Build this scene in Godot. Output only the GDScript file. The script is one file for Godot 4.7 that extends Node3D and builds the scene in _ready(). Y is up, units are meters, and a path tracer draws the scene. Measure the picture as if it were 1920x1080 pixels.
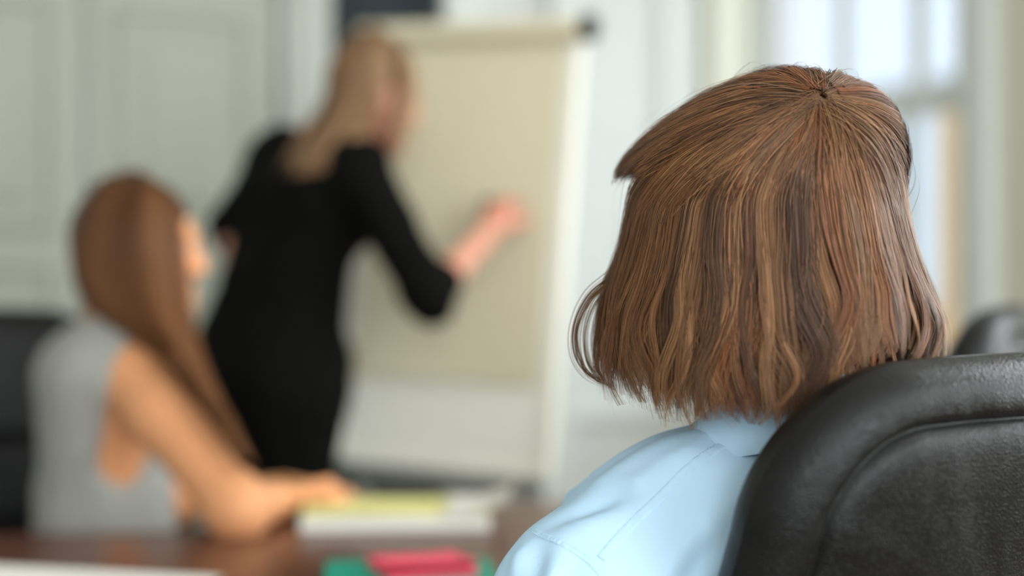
extends Node3D
# A meeting room: two women seated at a dark table, one standing at a flip chart.
# World: camera at (0, 1.107, 0) looking along -Z. The room is turned about 28 degrees to the view.

const EYE := Vector3(0, 1.107, 0)
const FOCAL := 2667.0
const CORNER := Vector3(0.689, 0.0, -5.106)      # where the panelled wall meets the window wall
var room := Transform3D(Basis(Vector3(-0.883, 0, 0.469).normalized(), Vector3.UP, Vector3(-0.469, 0, -0.883).normalized()), CORNER)
var rng := RandomNumberGenerator.new()
var M := {}

func _ready() -> void:
	rng.seed = 4711
	setup_view()
	make_materials()
	build_room()
	build_outside()
	build_furniture()
	build_table_things()
	build_flipchart()
	build_seated_woman()
	build_standing_woman()
	build_front_woman()

func setup_view() -> void:
	var cam := Camera3D.new()
	cam.name = "camera"
	add_child(cam)
	cam.position = EYE
	var at := CameraAttributesPhysical.new()
	at.frustum_focal_length = 86.4
	at.frustum_focus_distance = 1.0
	at.frustum_near = 0.05
	at.frustum_far = 200.0
	at.exposure_aperture = 3.0
	cam.attributes = at
	cam.fov = 22.9
	cam.current = true
	var env := Environment.new()
	env.background_mode = Environment.BG_SKY
	var sky := Sky.new()
	var sm := ProceduralSkyMaterial.new()
	sm.sky_top_color = Color(0.80, 0.87, 0.95)
	sm.sky_horizon_color = Color(0.93, 0.96, 1.0)
	sm.ground_bottom_color = Color(0.35, 0.34, 0.32)
	sm.ground_horizon_color = Color(0.6, 0.6, 0.58)
	sm.sky_energy_multiplier = 1.5
	sm.ground_energy_multiplier = 0.8
	sky.sky_material = sm
	env.sky = sky
	env.tonemap_mode = Environment.TONE_MAPPER_LINEAR
	env.tonemap_exposure = 1.18
	env.sdfgi_enabled = true
	env.ssao_enabled = true
	env.ssil_enabled = true
	var we := WorldEnvironment.new()
	we.name = "world_environment"
	we.environment = env
	add_child(we)
	# Daylight at each window of the room: a sheet of light just inside each opening.
	# window centre in room coordinates, width, height, facing
	daylight(Vector3(-0.175, 1.75, -0.635), 1.08, 1.66, Vector3(1, 0, 0), 0.31)
	daylight(Vector3(0.03, 1.75, -3.4), 1.1, 1.7, Vector3(1, 0, 0), 3.0)
	daylight(Vector3(0.03, 1.75, -5.6), 1.1, 1.7, Vector3(1, 0, 0), 3.0)
	daylight(Vector3(1.9, 1.8, -7.17), 1.3, 1.9, Vector3(0, 0, 1), 3.0)
	daylight(Vector3(4.3, 1.8, -7.17), 1.3, 1.9, Vector3(0, 0, 1), 3.0)

func daylight(at: Vector3, w: float, h: float, facing: Vector3, energy: float) -> void:
	var l := AreaLight3D.new()
	l.name = "window_daylight"
	l.area_size = Vector2(w, h)
	l.area_normalize_energy = false
	l.light_energy = energy
	l.light_color = Color(0.975, 0.99, 1.0)
	l.area_range = 14.0
	l.area_attenuation = 2.0
	l.shadow_enabled = true
	add_child(l, true)
	l.transform = room * Transform3D(Basis.looking_at(facing, Vector3.UP), at)

# ---------------------------------------------------------------- helpers
func px(x: float, y: float, d: float) -> Vector3:
	return EYE + Vector3((x - 960.0) / FOCAL * d, -(y - 540.0) / FOCAL * d, -d)

func mat(color: Color, rough := 0.6, spec := 0.5) -> StandardMaterial3D:
	var m := StandardMaterial3D.new()
	m.albedo_color = color
	m.roughness = rough
	m.metallic_specular = spec
	return m

func noise_tex(freq: float, size := 512, kind := FastNoiseLite.TYPE_SIMPLEX_SMOOTH, ramp: Gradient = null, octaves := 4, sd := 1) -> NoiseTexture2D:
	var n := FastNoiseLite.new()
	n.noise_type = kind
	n.frequency = freq
	n.seed = sd
	n.fractal_octaves = octaves
	if kind == FastNoiseLite.TYPE_CELLULAR:
		n.cellular_return_type = FastNoiseLite.RETURN_DISTANCE2_SUB
		n.fractal_type = FastNoiseLite.FRACTAL_NONE
	var t := NoiseTexture2D.new()
	t.width = size
	t.height = size
	t.seamless = true
	t.noise = n
	if ramp:
		t.color_ramp = ramp
	return t

func grad(a: Color, b: Color) -> Gradient:
	var g := Gradient.new()
	g.set_color(0, a)
	g.set_color(1, b)
	return g

func lin(r: float, g: float, b: float) -> Color:
	return Color(r / 255.0, g / 255.0, b / 255.0).srgb_to_linear()

func c8(r: float, g: float, b: float) -> Color:
	return Color(r / 255.0, g / 255.0, b / 255.0)

func thing(called: String, label: String, category: String, at := Vector3.ZERO, group := "") -> Node3D:
	var o := Node3D.new()
	o.name = called
	add_child(o, true)
	fix_name(o, called)
	o.position = at
	tag(o, label, category, group)
	return o

var used := {}
func fix_name(o: Node, called: String) -> void:
	if not used.has(called):
		used[called] = 0
		o.name = called
	else:
		used[called] += 1
		o.name = "%s_%03d" % [called, used[called]]

func tag(o: Node, label: String, category: String, group := "") -> void:
	o.set_meta("label", label)
	o.set_meta("category", category)
	if group:
		o.set_meta("group", group)

func part(called: String, mesh: Mesh, m: Material, parent: Node3D, at := Transform3D.IDENTITY) -> MeshInstance3D:
	var o := MeshInstance3D.new()
	o.mesh = mesh
	o.material_override = m
	o.cast_shadow = GeometryInstance3D.SHADOW_CASTING_SETTING_ON
	o.name = called
	parent.add_child(o, true)
	if parent == self:
		fix_name(o, called)
	o.transform = at
	return o

func structure(called: String, label: String, category: String, mesh: Mesh, m: Material, at := Transform3D.IDENTITY) -> MeshInstance3D:
	var o := part(called, mesh, m, self, at)
	o.set_meta("kind", "structure")
	tag(o, label, category)
	return o

# A mesh under construction: positions, triangles (clockwise front), colours, uvs.
class Build:
	var v := PackedVector3Array()
	var i := PackedInt32Array()
	var c := PackedColorArray()
	var n := PackedVector3Array()
	var uv := PackedVector2Array()

	func quad(a: int, b: int, cc: int, d: int) -> void:
		i.append_array([a, b, cc, a, cc, d])

	func smooth() -> void:
		n = PackedVector3Array()
		n.resize(v.size())
		for t in range(0, i.size(), 3):
			var a := i[t]
			var b := i[t + 1]
			var d := i[t + 2]
			var f := (v[d] - v[a]).cross(v[b] - v[a])
			n[a] += f
			n[b] += f
			n[d] += f
		for k in n.size():
			n[k] = n[k].normalized()

	func relax(times := 1, share := 0.5) -> void:
		for _t in times:
			var s := PackedVector3Array()
			var w := PackedInt32Array()
			s.resize(v.size())
			w.resize(v.size())
			for t in range(0, i.size(), 3):
				var a := i[t]
				var b := i[t + 1]
				var d := i[t + 2]
				s[a] += v[b] + v[d]
				s[b] += v[a] + v[d]
				s[d] += v[b] + v[a]
				w[a] += 2
				w[b] += 2
				w[d] += 2
			for k in v.size():
				if w[k] > 0:
					v[k] = v[k].lerp(s[k] / w[k], share)

	func add(o: Build) -> void:
		var at := v.size()
		v.append_array(o.v)
		n.append_array(o.n)
		c.append_array(o.c)
		uv.append_array(o.uv)
		for k in o.i:
			i.append(at + k)

	func mesh() -> ArrayMesh:
		var a := []
		a.resize(Mesh.ARRAY_MAX)
		a[Mesh.ARRAY_VERTEX] = v
		a[Mesh.ARRAY_INDEX] = i
		if n.size() != v.size():
			smooth()
		a[Mesh.ARRAY_NORMAL] = n
		if c.size() == v.size():
			a[Mesh.ARRAY_COLOR] = c
		if uv.size() == v.size():
			a[Mesh.ARRAY_TEX_UV] = uv
		var m := ArrayMesh.new()
		m.add_surface_from_arrays(Mesh.PRIMITIVE_TRIANGLES, a)
		return m

# A box with chamfered edges, flat-shaded, added to b.
func add_box(b: Build, at: Transform3D, size: Vector3, bevel := 0.004) -> void:
	var h := size / 2.0
	var e := minf(bevel, minf(h.x, minf(h.y, h.z)) * 0.9)
	var faces := []
	for ax in 3:
		for s: float in [-1.0, 1.0]:
			var u := (ax + 1) % 3
			var w := (ax + 2) % 3
			var f := PackedVector3Array()
			for q: Array in [[-1, -1], [1, -1], [1, 1], [-1, 1]]:
				var p := Vector3.ZERO
				p[ax] = s * h[ax]
				p[u] = q[0] * (h[u] - e)
				p[w] = q[1] * (h[w] - e)
				f.append(p)
			faces.append(f)
	for ax in 3:           # edges along ax
		var u := (ax + 1) % 3
		var w := (ax + 2) % 3
		for su: float in [-1.0, 1.0]:
			for sw: float in [-1.0, 1.0]:
				var f := PackedVector3Array()
				for q: Array in [[-1, 0], [1, 0], [1, 1], [-1, 1]]:
					var p := Vector3.ZERO
					p[ax] = q[0] * (h[ax] - e)
					p[u] = su * (h[u] if q[1] == 0 else h[u] - e)
					p[w] = sw * (h[w] - e if q[1] == 0 else h[w])
					f.append(p)
				faces.append(f)
	for sx: float in [-1.0, 1.0]:
		for sy: float in [-1.0, 1.0]:
			for sz: float in [-1.0, 1.0]:
				faces.append(PackedVector3Array([Vector3(sx * h.x, sy * (h.y - e), sz * (h.z - e)), Vector3(sx * (h.x - e), sy * h.y, sz * (h.z - e)), Vector3(sx * (h.x - e), sy * (h.y - e), sz * h.z)]))
	for f: PackedVector3Array in faces:
		var nn := (f[1] - f[0]).cross(f[2] - f[0]).normalized()
		var mid := Vector3.ZERO
		for p in f:
			mid += p
		var flip := nn.dot(mid) < 0
		if flip:
			nn = -nn
		var k := b.v.size()
		for p in f:
			b.v.append(at * p)
			b.n.append((at.basis * nn).normalized())
			b.uv.append(Vector2(p.x + p.z, p.y + p.z))
		if f.size() == 4:
			if flip:
				b.i.append_array([k, k + 1, k + 2, k, k + 2, k + 3])
			else:
				b.i.append_array([k, k + 2, k + 1, k, k + 3, k + 2])
		else:
			if flip:
				b.i.append_array([k, k + 1, k + 2])
			else:
				b.i.append_array([k, k + 2, k + 1])

func box_mesh(size: Vector3, bevel := 0.004) -> ArrayMesh:
	var b := Build.new()
	add_box(b, Transform3D.IDENTITY, size, bevel)
	return b.mesh()

# A box given by two corners.
func span_box(b: Build, lo: Vector3, hi: Vector3, bevel := 0.004) -> void:
	add_box(b, Transform3D(Basis.IDENTITY, (lo + hi) / 2.0), (hi - lo).abs(), bevel)

# A tube along points with a radius at each.
func add_tube(b: Build, pts: PackedVector3Array, radii: PackedFloat32Array, sides := 10, squash := Vector2.ONE) -> void:
	var at := b.v.size()
	var side := Vector3.ZERO
	for k in pts.size():
		var t := (pts[mini(k + 1, pts.size() - 1)] - pts[maxi(k - 1, 0)]).normalized()
		if side == Vector3.ZERO:
			side = t.cross(Vector3.UP if absf(t.y) < 0.9 else Vector3.RIGHT).normalized()
		side = (side - t * side.dot(t)).normalized()
		var up := side.cross(t).normalized()
		for s in sides:
			var a := TAU * s / sides
			b.v.append(pts[k] + (side * cos(a) * squash.x + up * sin(a) * squash.y) * radii[mini(k, radii.size() - 1)])
			b.n.append((side * cos(a) / squash.x + up * sin(a) / squash.y).normalized())
			b.uv.append(Vector2(float(s) / sides, float(k) / pts.size()))
	for k in pts.size() - 1:
		for s in sides:
			var a := at + k * sides + s
			var c := at + k * sides + (s + 1) % sides
			b.i.append_array([a, c, a + sides, c, c + sides, a + sides])
	for e: int in [0, pts.size() - 1]:
		var m := b.v.size()
		var t := (pts[1] - pts[0]).normalized() if e == 0 else (pts[-1] - pts[-2]).normalized()
		b.v.append(pts[e])
		b.n.append(-t if e == 0 else t)
		b.uv.append(Vector2.ZERO)
		for s in sides:
			b.v.append(b.v[at + e * sides + s])
			b.n.append(-t if e == 0 else t)
			b.uv.append(Vector2.ZERO)
		for s in sides:
			if e == 0:
				b.i.append_array([m, m + 1 + (s + 1) % sides, m + 1 + s])
			else:
				b.i.append_array([m, m + 1 + s, m + 1 + (s + 1) % sides])

func tube_mesh(pts: Array, radii: Array, sides := 12) -> ArrayMesh:
	var b := Build.new()
	add_tube(b, PackedVector3Array(pts), PackedFloat32Array(radii), sides)
	return b.mesh()

func lathe(profile: PackedVector2Array, sides := 24) -> Build:      # (radius, height), from the bottom up
	var b := Build.new()
	for p in profile:
		for s in sides:
			var a := TAU * s / sides
			b.v.append(Vector3(cos(a) * p.x, p.y, sin(a) * p.x))
			b.uv.append(Vector2(float(s) / sides, p.y))
	for k in profile.size() - 1:
		for s in sides:
			var a := k * sides + s
			var c := k * sides + (s + 1) % sides
			b.i.append_array([a, a + sides, c, c, a + sides, c + sides])
	b.smooth()
	return b

func curve(pts: PackedVector3Array, count: int) -> PackedVector3Array:     # Catmull-Rom through pts
	var out := PackedVector3Array()
	var last := pts.size() - 1
	for k in count:
		var t := float(k) / (count - 1) * last
		var s := mini(int(t), last - 1)
		var f := t - s
		out.append(pts[s].cubic_interpolate(pts[s + 1], pts[maxi(s - 1, 0)], pts[mini(s + 2, last)], f))
	return out

# ---------------------------------------------------------------- blended solids
class Prim:
	var ell := false
	var neg := false
	var a: Vector3
	var ba: Vector3
	var il := 0.0
	var ra := 0.0
	var rb := 0.0
	var k := 0.02
	var turn: Basis
	var r: Vector3

	func dist(p: Vector3) -> float:
		if ell:
			var l := turn * (p - a)
			var v := l / r
			var k0 := v.length()
			var k1 := (v / r).length()
			return k0 * (k0 - 1.0) / maxf(k1, 1e-6)
		var pa := p - a
		var h := clampf(pa.dot(ba) * il, 0.0, 1.0)
		return (pa - ba * h).length() - (ra + (rb - ra) * h)

class Solid:
	var prims: Array[Prim] = []
	var planes: Array[Plane] = []      # keeps what lies below each plane

	func cone(a: Vector3, b: Vector3, ra: float, rb: float, k := 0.03, neg := false) -> Solid:
		var q := Prim.new()
		q.a = a
		q.ba = b - a
		q.il = 1.0 / maxf(q.ba.length_squared(), 1e-9)
		q.ra = ra
		q.rb = rb
		q.k = k
		q.neg = neg
		prims.append(q)
		return self

	func ball(a: Vector3, basis: Basis, r: Vector3, k := 0.03, neg := false) -> Solid:
		var q := Prim.new()
		q.ell = true
		q.a = a
		q.turn = basis.transposed()
		q.r = r
		q.k = k
		q.neg = neg
		prims.append(q)
		return self

	func chain(pts: Array, radii: Array, k := 0.03) -> Solid:
		for j in pts.size() - 1:
			cone(pts[j], pts[j + 1], radii[j], radii[j + 1], k)
		return self

	static func value(p: Vector3, list: Array[Prim]) -> float:
		var d := 10.0
		for q in list:
			var e := q.dist(p)
			if q.neg:
				e = -e
				var h := maxf(q.k - absf(d - e), 0.0) / q.k
				d = maxf(d, e) + h * h * q.k * 0.25
			else:
				var h := maxf(q.k - absf(d - e), 0.0) / q.k
				d = minf(d, e) - h * h * q.k * 0.25
		return d

	func at(p: Vector3) -> float:
		var d := value(p, prims)
		for pl in planes:
			d = maxf(d, pl.distance_to(p))
		return d

	# Surface nets; only blocks near the surface are visited.
	func skin(cell: float, smoothing := 1) -> Build:
		var lo := Vector3.INF
		var hi := -Vector3.INF
		for q in prims:
			if q.neg:
				continue
			var reach := q.r[q.r.max_axis_index()] if q.ell else maxf(q.ra, q.rb)
			for e: Vector3 in ([q.a] if q.ell else [q.a, q.a + q.ba]):
				lo = lo.min(e - Vector3.ONE * reach)
				hi = hi.max(e + Vector3.ONE * reach)
		lo -= Vector3.ONE * cell * 2.5
		hi += Vector3.ONE * cell * 2.5
		var nb := Vector3i(((hi - lo) / (cell * 4.0)).ceil())
		var nx := nb.x * 4 + 1
		var ny := nb.y * 4 + 1
		var nz := nb.z * 4 + 1
		var grid := PackedFloat32Array()
		grid.resize(nx * ny * nz)
		grid.fill(99.0)
		var half := cell * 2.0 * 1.7321
		var blocks: Array[Vector3i] = []
		for bz in nb.z:
			for by in nb.y:
				for bx in nb.x:
					var mid := lo + (Vector3(bx, by, bz) * 4.0 + Vector3.ONE * 2.0) * cell
					var cut := -9.0
					for pl in planes:
						cut = maxf(cut, pl.distance_to(mid))
					if cut > half:
						continue
					var ds := PackedFloat32Array()
					var least := 9.0
					for q in prims:
						var e := q.dist(mid)
						ds.append(e)
						if not q.neg:
							least = minf(least, e)
					if least > half + 0.03:
						continue
					var near: Array[Prim] = []
					for k in prims.size():
						if prims[k].neg:
							if ds[k] < half + prims[k].k + 0.01:
								near.append(prims[k])
						elif ds[k] < least + 2.0 * half + prims[k].k:
							near.append(prims[k])
					var whole := value(mid, near)
					if maxf(whole, cut) < -half * 1.5 - 0.01 or whole > half * 1.5 + 0.01:
						continue
					blocks.append(Vector3i(bx, by, bz))
					for z in 5:
						for y in 5:
							var row := ((bz * 4 + z) * ny + by * 4 + y) * nx + bx * 4
							for x in 5:
								if grid[row + x] > 90.0:
									var p := lo + Vector3(bx * 4 + x, by * 4 + y, bz * 4 + z) * cell
									var d := value(p, near)
									for pl in planes:
										d = maxf(d, pl.distance_to(p))
									grid[row + x] = d
		var out := Build.new()
		var ids := PackedInt32Array()
		ids.resize(nx * ny * nz)
		ids.fill(-1)
		var step := PackedInt32Array([0, 1, nx, nx + 1, nx * ny, nx * ny + 1, nx * ny + nx, nx * ny + nx + 1])
		var cells := PackedInt32Array()
		for bl in blocks:
			for z in range(bl.z * 4, bl.z * 4 + 4):
				for y in range(bl.y * 4, bl.y * 4 + 4):
					for x in range(bl.x * 4, bl.x * 4 + 4):
						var g := (z * ny + y) * nx + x
						var mask := 0
						for k in 8:
							if grid[g + step[k]] < 0.0:
								mask |= 1 << k
						if mask == 0 or mask == 255:
							continue
						var sum := Vector3.ZERO
						var count := 0
						for k in 8:
							for bit: int in [1, 2, 4]:
								if k & bit:
									continue
								var o := k | bit
								if (mask >> k & 1) == (mask >> o & 1):
									continue
								var da := grid[g + step[k]]
								var db := grid[g + step[o]]
								var t := da / (da - db)
								var pa := Vector3(k & 1, k >> 1 & 1, k >> 2 & 1)
								sum += pa.lerp(Vector3(o & 1, o >> 1 & 1, o >> 2 & 1), t)
								count += 1
						ids[g] = out.v.size()
						cells.append(g)
						out.v.append(lo + (Vector3(x, y, z) + sum / count) * cell)
		var along := PackedInt32Array([1, nx, nx * ny])
		for g in cells:
			for ax in 3:
				var inside := grid[g] < 0.0
				if inside == (grid[g + along[ax]] < 0.0):
					continue
				var u := along[(ax + 1) % 3]
				var w := along[(ax + 2) % 3]
				var a := ids[g]
				var b := ids[g - u]
				var c := ids[g - u - w]
				var d := ids[g - w]
				if a < 0 or b < 0 or c < 0 or d < 0:
					continue
				if inside:
					out.i.append_array([a, c, b, a, d, c])
				else:
					out.i.append_array([a, b, c, a, c, d])
		if smoothing > 0:
			out.relax(smoothing, 0.4)
		out.smooth()
		return out

# ---------------------------------------------------------------- materials
func make_materials() -> void:
	M.white = mat(c8(214, 217, 212), 0.5, 0.4)
	M.wall_paint = mat(c8(210, 208, 190), 0.6, 0.4)
	M.door_paint = mat(c8(167, 171, 157), 0.45, 0.4)
	M.door_trim = mat(c8(182, 185, 176), 0.4, 0.45)
	M.trim = mat(c8(220, 224, 218), 0.4, 0.45)
	M.ceiling = mat(c8(238, 237, 232), 0.9, 0.3)
	M.floor = mat(c8(126, 112, 96), 0.9, 0.2)
	M.floor.albedo_texture = noise_tex(0.06, 256, FastNoiseLite.TYPE_SIMPLEX_SMOOTH, grad(Color(0.8, 0.8, 0.8), Color.WHITE))
	M.floor.uv1_triplanar = true
	M.floor.uv1_scale = Vector3.ONE * 2.0
	M.teal = mat(c8(13, 32, 39), 0.5, 0.4)
	M.brass = mat(c8(190, 160, 100), 0.3)
	M.brass.metallic = 1.0
	M.chrome = mat(c8(200, 200, 200), 0.18)
	M.chrome.metallic = 1.0
	M.glass = mat(Color(1, 1, 1, 0.06), 0.02, 0.5)
	M.glass.transparency = BaseMaterial3D.TRANSPARENCY_ALPHA
	M.leather = mat(c8(11, 12, 12), 0.42, 0.36)
	M.leather.heightmap_enabled = true
	M.leather.heightmap_texture = noise_tex(0.055, 512, FastNoiseLite.TYPE_CELLULAR)
	M.leather.heightmap_scale = 0.055
	M.leather.uv1_triplanar = true
	M.leather.uv1_scale = Vector3.ONE * 14.0
	M.leather.roughness_texture = noise_tex(0.012, 256, FastNoiseLite.TYPE_SIMPLEX_SMOOTH, grad(Color(0.8, 0.8, 0.8), Color.WHITE))
	M.plastic = mat(c8(20, 21, 22), 0.4, 0.5)
	var wood := grad(c8(74, 40, 28), c8(104, 60, 43))
	M.wood = mat(Color.WHITE, 0.26, 0.5)
	M.wood.albedo_texture = noise_tex(0.02, 512, FastNoiseLite.TYPE_SIMPLEX_SMOOTH, wood)
	M.wood.uv1_triplanar = true
	M.wood.uv1_scale = Vector3(0.6, 1.5, 6.0)
	M.paper = mat(c8(232, 230, 222), 0.8, 0.2)
	M.flip_paper = mat(c8(214, 206, 177), 0.8, 0.2)
	M.yellow = mat(c8(226, 222, 150), 0.8, 0.2)
	M.board = mat(c8(240, 238, 224), 0.3, 0.4)
	M.bar = mat(c8(222, 214, 186), 0.5, 0.4)
	M.grey = mat(c8(112, 114, 106), 0.5, 0.4)
	M.pink = mat(c8(255, 100, 124), 0.7, 0.2)
	M.green = mat(c8(0, 150, 125), 0.5, 0.4)
	M.skin = mat(Color.WHITE, 0.5, 0.4)
	M.skin.vertex_color_use_as_albedo = true
	M.skin.subsurf_scatter_enabled = true
	M.skin.subsurf_scatter_strength = 0.12
	M.eye = mat(Color.WHITE, 0.1, 0.5)
	M.eye.vertex_color_use_as_albedo = true
	M.hair = mat(Color.WHITE, 0.42, 0.33)
	M.hair.vertex_color_use_as_albedo = true
	M.shirt = mat(c8(187, 220, 244), 0.85, 0.25)
	M.shirt.heightmap_enabled = true
	M.shirt.heightmap_texture = noise_tex(0.35, 256, FastNoiseLite.TYPE_SIMPLEX_SMOOTH, null, 2)
	M.shirt.heightmap_scale = 0.006
	M.shirt.uv1_triplanar = true
	M.shirt.uv1_scale = Vector3.ONE * 16.0
	M.thread = mat(c8(196, 226, 242), 0.7, 0.3)
	M.black_cloth = mat(c8(11, 11, 10), 0.9, 0.2)
	M.knit = mat(c8(164, 164, 158), 0.95, 0.2)
	M.knit.heightmap_enabled = true
	M.knit.heightmap_texture = noise_tex(0.12, 256, FastNoiseLite.TYPE_CELLULAR)
	M.knit.heightmap_scale = 0.1
	M.knit.uv1_triplanar = true
	M.knit.uv1_scale = Vector3.ONE * 8.0
	M.denim = mat(c8(52, 62, 84), 0.9, 0.2)
	M.tan_wall = mat(c8(214, 168, 112), 0.9, 0.2)
	M.render_wall = mat(c8(236, 238, 240), 0.9, 0.2)
	M.stone = mat(c8(150, 148, 142), 0.95, 0.2)
	M.sky_pane = mat(c8(205, 218, 230), 0.1, 0.6)
	M.steel = mat(c8(128, 132, 132), 0.35)
	M.steel.metallic = 0.9

# ---------------------------------------------------------------- the room
func wall_with_holes(along: float, height: float, thick: float, holes: Array) -> ArrayMesh:
	# In x from 0 to along, y from 0 to height, z from 0 to thick; holes are Rect2(x, y, w, h).
	var b := Build.new()
	var x := 0.0
	for h: Rect2 in holes:
		span_box(b, Vector3(x, 0, 0), Vector3(h.position.x, height, thick), 0.001)
		span_box(b, Vector3(h.position.x, 0, 0), Vector3(h.end.x, h.position.y, thick), 0.001)
		span_box(b, Vector3(h.position.x, h.end.y, 0), Vector3(h.end.x, height, thick), 0.001)
		x = h.end.x
	span_box(b, Vector3(x, 0, 0), Vector3(along, height, thick), 0.001)
	return b.mesh()

func raised_panel(w: float, h: float, d := 0.014) -> ArrayMesh:
	# A moulded frame round a fielded panel, lying in x and y, proud towards -z.
	var b := Build.new()
	var rings := [[0.0, 0.0], [0.006, d], [0.022, d * 1.1], [0.032, d * 0.25], [0.075, d * 0.2], [0.105, d * 0.85]]
	var at := 0
	for r: Array in rings:
		for q: Array in [[-1, -1], [1, -1], [1, 1], [-1, 1]]:
			b.v.append(Vector3(q[0] * (w / 2 - r[0]), q[1] * (h / 2 - r[0]), -r[1]))
	for k in rings.size() - 1:
		for s in 4:
			var a := k * 4 + s
			var c := k * 4 + (s + 1) % 4
			b.i.append_array([a, a + 4, c, c, a + 4, c + 4])
	var l := (rings.size() - 1) * 4
	b.i.append_array([l, l + 2, l + 1, l, l + 3, l + 2])
	return flat(b).mesh()

func flat(b: Build) -> Build:          # the same triangles with hard edges
	var o := Build.new()
	for t in range(0, b.i.size(), 3):
		var p := b.v[b.i[t]]
		var q := b.v[b.i[t + 1]]
		var r := b.v[b.i[t + 2]]
		var nn := (r - p).cross(q - p).normalized()
		for e: Vector3 in [p, q, r]:
			o.i.append(o.v.size())
			o.v.append(e)
			o.n.append(nn)
	return o

const HIGH := 3.1
const LONG := 7.2
const WIDE := 6.5

func build_room() -> void:
	var panelled := room * Transform3D(Basis.IDENTITY, Vector3(0.2257, 0, 0))      # along the panelled wall
	var b := Build.new()
	span_box(b, Vector3(-0.3, -0.2, -LONG - 0.3), Vector3(WIDE + 0.3, 0, 0.3))
	structure("floor", "brown carpeted floor under the meeting table", "floor", b.mesh(), M.floor, room)
	b = Build.new()
	span_box(b, Vector3(-0.3, HIGH, -LONG - 0.3), Vector3(WIDE + 0.3, HIGH + 0.2, 0.3))
	structure("ceiling", "plain white ceiling of the meeting room", "ceiling", b.mesh(), M.ceiling, room)
	# panelled wall behind the flip chart
	b = Build.new()
	span_box(b, Vector3(-0.3, 0, 0), Vector3(WIDE + 0.3, HIGH, 0.3))
	structure("wall_back", "white wall behind the flip chart and panelled doors", "wall", b.mesh(), M.white, room)
	# window wall on the right; in its own frame x runs from the corner, z away from the room
	var turn := room * Transform3D(Basis(Vector3(0, 0, -1), Vector3.UP, Vector3(-1, 0, 0)), Vector3.ZERO)
	var w1 := Rect2(0.05, 0.85, 1.17, 1.78)
	var w2 := Rect2(2.85, 0.85, 1.1, 1.78)
	var w3 := Rect2(5.05, 0.85, 1.1, 1.78)
	structure("wall_right", "white wall with the tall sash windows", "wall", wall_with_holes(LONG, HIGH, 0.3, [w1, w2, w3]), M.wall_paint, turn)
	var rear := room * Transform3D(Basis(Vector3(1, 0, 0), Vector3.UP, Vector3(0, 0, -1)), Vector3(0, 0, -LONG))
	var w4 := Rect2(1.25, 0.85, 1.3, 1.95)
	var w5 := Rect2(3.65, 0.85, 1.3, 1.95)
	structure("wall_front", "white wall with two windows behind the camera", "wall", wall_with_holes(WIDE, HIGH, 0.3, [w4, w5]), M.white, rear)
	b = Build.new()
	span_box(b, Vector3(WIDE, 0, -LONG), Vector3(WIDE + 0.3, HIGH, 0))
	structure("wall_left", "plain white end wall opposite the windows", "wall", b.mesh(), M.white, room)
	var frames := [turn, turn, turn, rear, rear]
	var holes := [w1, w2, w3, w4, w5]
	for k in 5:
		sash_window(frames[k], holes[k], k + 1)
	# architrave of the window in view: lipped board, proud strip
	b = Build.new()
	for q: Array in [[0.005, 0.055, 0.014], [0.055, 0.066, 0.03], [0.066, 0.150, 0.040], [0.150, 0.165, 0.018]]:
		span_box(b, Vector3(w1.end.x + q[0], 0.2, -q[2]), Vector3(w1.end.x + q[1], 2.8, 0.0), 0.005)
	structure("trim_1", "white moulded architrave on the near side of the window", "trim", b.mesh(), M.trim, turn)
	b = Build.new()
	span_box(b, Vector3(0.06, 0.70, -0.016), Vector3(0.215, 2.95, 0), 0.006)
	span_box(b, Vector3(0.085, 0.74, -0.03), Vector3(0.105, 2.9, -0.014), 0.006)
	span_box(b, Vector3(0.170, 0.74, -0.03), Vector3(0.190, 2.9, -0.014), 0.006)
	structure("trim_2", "white moulded board in the corner beside the window", "trim", b.mesh(), M.trim, room)
	b = Build.new()
	span_box(b, Vector3(0.02, 0.64, -0.03), Vector3(LONG - 0.02, 0.69, 0))
	span_box(b, Vector3(0.02, 0.665, -0.042), Vector3(LONG - 0.02, 0.682, 0))
	structure("trim_3", "white dado rail along the window wall", "trim", b.mesh(), M.trim, turn)
	# doors on the panelled wall: leaves at a = 1.39..1.93, 1.95..2.49, 2.51..3.05
	var door_labels := ["white panelled door leaf beside the pale casing, left of the standing woman", "white panelled door leaf at the far left of the picture", "white panelled door leaf beyond the left edge of the picture"]
	for k in 3:
		var leaf := Node3D.new()
		leaf.name = "door_%d" % (k + 1)
		add_child(leaf, true)
		leaf.set_meta("kind", "structure")
		tag(leaf, door_labels[k], "door")
		leaf.transform = panelled * Transform3D(Basis.IDENTITY, Vector3(1.395 + 0.565 * k, 0, 0))
		b = Build.new()
		span_box(b, Vector3(0, 0.02, -0.035), Vector3(0.545, 2.9, 0))
		part("leaf_board", b.mesh(), M.door_paint, leaf)
		for r: Array in [[0.16, 1.02], [1.17, 0.0], [1.265, 0.655], [2.02, 0.75]]:
			if r[1] > 0.0:
				part("panel", raised_panel(0.40, r[1], 0.016), M.door_paint, leaf, Transform3D(Basis.IDENTITY, Vector3(0.2725, r[0] + r[1] / 2, -0.035)))
		var kb := lathe(PackedVector2Array([Vector2(0.001, 0), Vector2(0.012, 0), Vector2(0.010, 0.02), Vector2(0.022, 0.032), Vector2(0.022, 0.042), Vector2(0.001, 0.052)]), 16)
		part("knob", kb.mesh(), M.brass, leaf, Transform3D(Basis(Vector3.RIGHT, -PI / 2), Vector3(0.5 if k % 2 == 1 else 0.045, 1.05, -0.035)))
	b = Build.new()
	span_box(b, Vector3(1.212, 0, -0.055), Vector3(1.372, 2.95, 0), 0.006)
	span_box(b, Vector3(1.252, 0, -0.07), Vector3(1.33, 2.95, -0.05), 0.006)
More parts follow.
